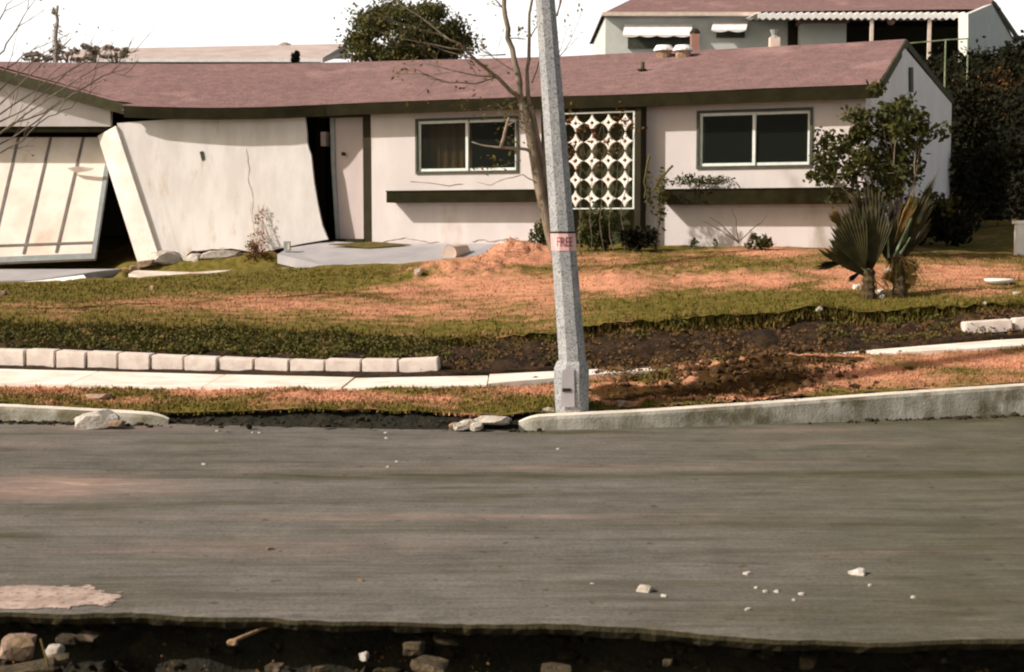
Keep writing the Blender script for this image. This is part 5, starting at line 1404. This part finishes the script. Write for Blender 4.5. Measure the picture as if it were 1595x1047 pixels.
# dead vine at the foot of the leaning wall
b = P(406, 410, 25.9); v_ = thing('dead_vine', b, 'dry reddish vine climbing the leaning wall', 'vine')
mb = MB(); cs = []
for k in range(9):
    t = P(402 + rnd.uniform(-14, 14), rnd.uniform(290, 380), 26.2); vine(mb, [b + Vector((rnd.gauss(0, .06), 0, 0)), b.lerp(t, .5) + Vector((rnd.gauss(0, .05), 0, 0)), t], .008, .003, 4, .012, rnd); cs.append(tuple(b.lerp(t, rnd.uniform(.3, 1))))
mb.build('stems', M['terracotta'], v_)
np_mesh('leaves', leaves(cs + [tuple(b + Vector((rnd.gauss(0, .12), 0, .12))) for i in range(8)], (.10, .08, .10), 330, .025, RNG), 4, M['leaf_dry'], k=4, parent=v_)
bush('low_bush', 408, 25.8, 52, 34, 'brown dying bush at the foot of the leaning wall', M['leaf_rust'], 500, .03, base=P(408, 412, 25.7))

# ------------------------------------------------------------------ hillside and background
def hz(x, y):
    px = CX + F * x / y
    crest = np.interp(px, [-1500, 900, 1300, 1480, 1540, 1595, 2400], [128, 128, 118, 100, 95, 74, 40])
    yy = 44.0 if px > 1200 else 50
    ztop = CZ + (HOR - crest) / F * yy
    t = (y - 31.0) / (yy - 31.0)
    if t <= 0: return 1.9 + (-.25)
    t = min(t, 1.0)
    s = t ** .9
    z = 1.9 + (ztop - 1.9) * s
    if y > yy: z = ztop + (y - yy) * .012
    return z + (.25 * fbm(x * .35, y * .35, 2) if 0 < t < 1 else 0)
xh = np.concatenate([np.arange(-70, -24, 3.0), np.arange(-24, 26, .5), np.arange(26, 90, 3.0)])
yh = np.concatenate([np.arange(30.6, 46, .4), np.arange(46, 60, 1.5), np.arange(60, 200, 10)])
mb = MB(); mb.grid([[(x, y, hz(x, y)) for x in xh] for y in yh])
tag(mb.build('hillside', M['hill'], smooth=True, org=(0, 31, 0)), kind='structure')
cs = []; rnd = random.Random(51)
for i in range(900):
    y = rnd.uniform(30.5, 44); x = rnd.uniform(.28, .42) * y; cs.append((x, y, hz(x, y) + rnd.uniform(0, .3)))
V = leaves(cs, (.5, .4, .3), 26000, .085, RNG)
tag(np_mesh('hillside_scrub', V, 4, M['leaf_black'], k=4), 'dense dark scrub covering the hillside right of the house', 'scrub', kind='stuff')
cs = []
for (a, c, n_) in [(1560, 125, 26), (1585, 140, 26), (1530, 150, 10), (1510, 135, 10), (1560, 200, 24), (1585, 190, 24), (1530, 225, 16), (1575, 250, 16), (1540, 250, 14), (1590, 220, 18), (1500, 245, 6), (1560, 285, 8), (1545, 175, 8)]:
    D = np.interp(c, [74, 342], [43, 31.5])
    for k in range(n_): cs.append(tuple(P(a + rnd.gauss(0, 14), c + rnd.gauss(0, 9), D - .5)))
tag(np_mesh('dry_ground_cover', leaves(cs, (.25, .2, .12), 3000, .055, RNG), 4, M['leaf_rust'], k=4), 'rust coloured creeping cover in streaks on the dark hillside', 'ground cover', kind='stuff')
# shrubs at the hill foot, right of the gable
for (a, D, w, h, lb) in [(1452, 24.5, 130, 70, 'wide low black green shrub at the foot of the gable wall'), (1525, 29.0, 90, 120, 'dark shrub at the foot of the hillside'), (1500, 33, 90, 190, 'tall dark shrub on the slope right of the gable')]:
    q = onG(a, D) if D < 31 else P(a, 300, D)
    bush('dark_shrub', a, D, w, h, lb, M['leaf_black'], 2600, .07, base=q, lumps=26)

# hill house
hb = P(1200, 118, 54)
hh = thing('hill_house', hb, 'grey green bungalow with white awnings on the hill behind', 'house')
DH = 54.0
def HP(px, py, D=DH): return P(px, py, D)
mb = MB(); a, c = HP(943, 24), HP(1300, 130); mb.box((a.x, DH, c.z - .6), (c.x + .0, DH + 8, a.z)); mb.build('wall', M['hill_wall'], hh)
mb = MB(); a, c = HP(1300, 24), HP(1508, 130); mb.box((a.x, DH + 3.0, c.z - .6), (c.x + 1.6, DH + 8, a.z)); mb.build('back_wall', M['dark'], hh)
mb = MB()
e0_, e1_ = HP(938, 21, 53.6), HP(1560, 14, 53.6); r0_, r1_ = P(1005, -12, 58), P(1535, -14, 58)
mb.add([e0_, e1_, r1_, r0_, e0_ + Vector((0, 9, 0)), e1_ + Vector((0, 9, 0))], [(0, 1, 2, 3), (4, 0, 3), (1, 5, 2), (5, 4, 3, 2)]); mb.build('roof', M['roof'], hh)
mb = MB(); a, c = HP(938, 19, 53.6), HP(1185, 24, 53.6); mb.box((a.x, 53.55, c.z - .02), (c.x, 53.65, a.z + .0)); mb.build('eave_board', M['cream'], hh)
# patio cover, corrugated
mb = MB(); a, c = HP(1180, 16, 51), HP(1510, 17, 51); rows = [[], []]
n = 120
for i in range(n + 1):
    x = a.x + (c.x - a.x) * i / n; w = .045 * math.sin(i * math.pi / 2)
    rows[0].append((x, 51, a.z - .10 + w)); rows[1].append((x, 54.2, a.z + .10 + w))
mb.grid(rows); front = [[(p[0], 50.99, p[2]) for p in rows[0]], [(p[0], 50.99, p[2] - .20) for p in rows[0]]]; mb.grid(front)
mb.build('patio_cover', M['white'], hh)
for px in (1358, 1448):
    mb = MB(); a = P(px, 26, 51.1); mb.box((a.x - .055, 51.05, a.z - 1.9), (a.x + .055, 51.15, a.z)); mb.build('patio_post', M['cream'], hh)
mb = MB(); a, c = P(1250, 34, 53), P(1318, 72, 53); mb.box((a.x, 53, c.z), (c.x, 53.8, a.z)); mb.build('storage_cupboard', M['hill_wall'], hh)
mb = MB(); a, c = P(1247, 30, 52.95), P(1322, 36, 52.95); mb.box((a.x, 52.9, c.z), (c.x, 53.85, a.z)); mb.build('cupboard_top', M['terracotta'], hh)
mb = MB(); a, c = P(1228, 30, 53.9), P(1248, 90, 53.9); mb.box((a.x, 53.9, c.z), (c.x, 53.98, a.z)); mb.build('doorway', M['dark'], hh)
mb = MB(); a = P(1388, 34, 51.4); mb.tube([a + Vector((0, 0, z)) for z in (-.12, -.06, .04, .12)], [.05, .13, .14, .08], 10); mb.build('hanging_pot', M['terracotta'], hh)
# windows and scalloped awnings
for (x0, x1, y0, y1, yb) in ((970, 1076, 38, 58, 76), (1108, 1162, 34, 50, 59)):
    mb = MB(); a, c = P(x0 + 8, y0 + 6, 53.97), P(x1 - 2, yb, 53.97); mb.box((a.x, 53.93, c.z), (c.x, 53.98, a.z)); w = mb.build('window', M['alu_dark'], hh)
    mb = MB(); nb = max(2, round((x1 - x0) / 26)); 
    rows = [[], [], []]
    for i in range(nb * 6 + 1):
        px = x0 + (x1 - x0) * i / (nb * 6); sc_ = abs(math.sin(i * math.pi / 6)) * .06
        rows[0].append(P(px + 3, y0, 53.9)); q = P(px, y1 - 4, 53.3); rows[1].append(q); rows[2].append(q - Vector((0, 0, .04 + sc_)))
    mb.grid(rows); mb.build('awning', M['white'], w)
# end wing
mb = MB(); a, c, d, e, f_ = P(1508, 22, 50), P(1508, 108, 50), P(1580, 90, 56), P(1578, 58, 56), P(1548, 5, 53.5)
mb.prism([a, c, d, e, f_], (-.15, .6, 0)); mb.build('side_wall', M['hill_wall'], hh)
mb = MB(); mb.prism([P(1546, 0, 53.2), P(1584, 56, 55.9), P(1582, 62, 55.9), P(1544, 6, 53.2)], (.3, .5, 0)); mb.build('verge_board', M['trim2'], hh)
mb = MB(); a, c = P(1570, 62, 58), P(1640, 76, 58); mb.box((a.x, 58, c.z - .3), (c.x, 60, a.z)); sh = mb.build('garden_shed', M['white']); tag(sh, 'low white shed seen past the right end of the hill house', 'shed')
mb = MB(); mb.box((a.x - .1, 57.9, a.z), (c.x + .1, 60.1, a.z + .12)); mb.build('roof', M['alu_dark'], sh)
# wire fence behind the gable
fc = thing('wire_fence', P(1473, 180, 33), 'thin wire fence on the slope behind the gable', 'fence')
for px, y0 in ((1473, 62), (1415, 68), (1508, 60)):
    mb = MB(); q = P(px, y0, 33); mb.tube([Vector((q.x, q.y, q.z)), Vector((q.x, q.y, q.z - 2.2 if px == 1473 else q.z - 1.2))], .018, 6); mb.build('post', M['petiole'], fc)
mb = MB(); mb.tube([P(1413, 68, 33), P(1473, 62.5, 33), P(1510, 60, 33)], .016, 6); mb.build('rail', M['petiole'], fc)

# round evergreen behind the roof
def crown_tree(name, px, py, D, w, h, label, m, n, size, base_z, trunk=.12, lumps=26, cat='tree', hole=False):
    c = P(px, py, D); W = w / F * D / 2; Hh = h / F * D / 2
    b = Vector((c.x, c.y, base_z)); r = thing(name, b, label, cat)
    mb = MB(); vine(mb, [b - Vector((0, 0, .2)), b.lerp(c, .6), c], trunk, trunk * .5, 7, .03, rnd)
    cs = []
    for i in range(lumps):
        a = rnd.uniform(0, 6.283); zz = rnd.uniform(-.9, .95); rr3 = math.sqrt(max(0, 1 - zz * zz)) * rnd.uniform(.55, .95)
        q = Vector((c.x + W * rr3 * math.cos(a), c.y + W * rr3 * math.sin(a), c.z + Hh * zz * .88)); cs.append(tuple(q))
        if i % 2 == 0: vine(mb, [b.lerp(c, .7), q], trunk * .35, .02, 5, .03, rnd)
    mb.build('trunk', M['bark'], r)
    np_mesh('crown', leaves(cs, (W * .24, W * .24, Hh * .22), n, size, RNG), 4, m, k=4, parent=r)
    return r
rnd = random.Random(61)
crown_tree('evergreen_tree', 637, 60, 42, 188, 112, 'round dark evergreen tree above the middle of the roof', M['leaf2'], 22000, .06, hz(-3, 42), lumps=90)
crown_tree('dark_bush_tree', 562, 82, 42.5, 46, 30, 'small dark crown at the left foot of the round evergreen', M['leaf'], 900, .06, hz(-4.5, 42.5), lumps=12)
crown_tree('cypress', 460, 88, 58, 14, 30, 'tiny dark conical tree before the far roof', M['leaf_black'], 500, .08, hz(-9, 58) - .3, lumps=14)
for i, (a, c, w, h, lb) in enumerate([(105, 84, 60, 26, 'hazy grey tree over the left end of the garage roof'), (145, 80, 40, 26, 'hazy tree just right of the tall dead stalk'), (180, 82, 50, 22, 'hazy tree beside the left end of the far roof'), (60, 90, 50, 14, 'low hazy tree at the far left')]):
    crown_tree('distant_tree', a, c, 64, w, h, lb, M['bark_pale'], 420, .10, hz(-18, 64) - .3, lumps=12)
# dead flower stalk
b = P(88, 100, 60); mb = MB(); vine(mb, [b, P(87, 60, 60), P(89, 30, 60), P(90, 10, 60)], .10, .06, 6, .03, rnd)
st = mb.build('flower_stalk', M['bark_pale']); tag(st, 'tall dead flower stalk standing far behind the garage roof', 'plant')
np_mesh('seed_heads', leaves([tuple(P(88 + rnd.gauss(0, 3), y, 60)) for y in (12, 16, 20, 40, 46, 52, 66, 74)], (.16, .1, .12), 90, .08, RNG), 4, M['bark_pale'], k=4, parent=st)
# far long roof at the left
fh = thing('far_house', P(320, 110, 72), 'distant long house with a pale roof and white eave board', 'house')
mb = MB(); mb.add([P(85, 92, 70), P(500, 92, 70), P(540, 68, 76), P(110, 77, 76)], [(0, 1, 2, 3)])
mb.add([P(500, 92, 70), P(545, 92, 76.5), P(540, 68, 76)], [(0, 1, 2)]); mb.build('roof', M['far_roof'], fh)
mb = MB(); a, c = P(110, 91.5, 70), P(503, 97, 70); mb.box((a.x, 69.9, c.z), (c.x, 70, a.z)); mb.build('eave_board', M['white'], fh)
mb = MB(); mb.prism([P(500, 92, 69.95), P(540, 80, 75.8), P(541, 84, 75.8), P(502, 97, 69.95)], (.0, .2, 0)); mb.build('gable_board', M['cream'], fh)
mb = MB(); a, c = P(118, 97, 70.4), P(500, 125, 70.4); mb.box((a.x, 70.4, c.z - 1), (c.x, 76, a.z)); mb.build('wall', M['terracotta'], fh)
mb = MB(); q = P(444, 74, 76); mb.tube([q + Vector((0, 0, z)) for z in (-.3, .05, .18, .26)], [.42, .42, .3, .1], 12); mb.build('roof_dome', M['bark_pale'], fh)
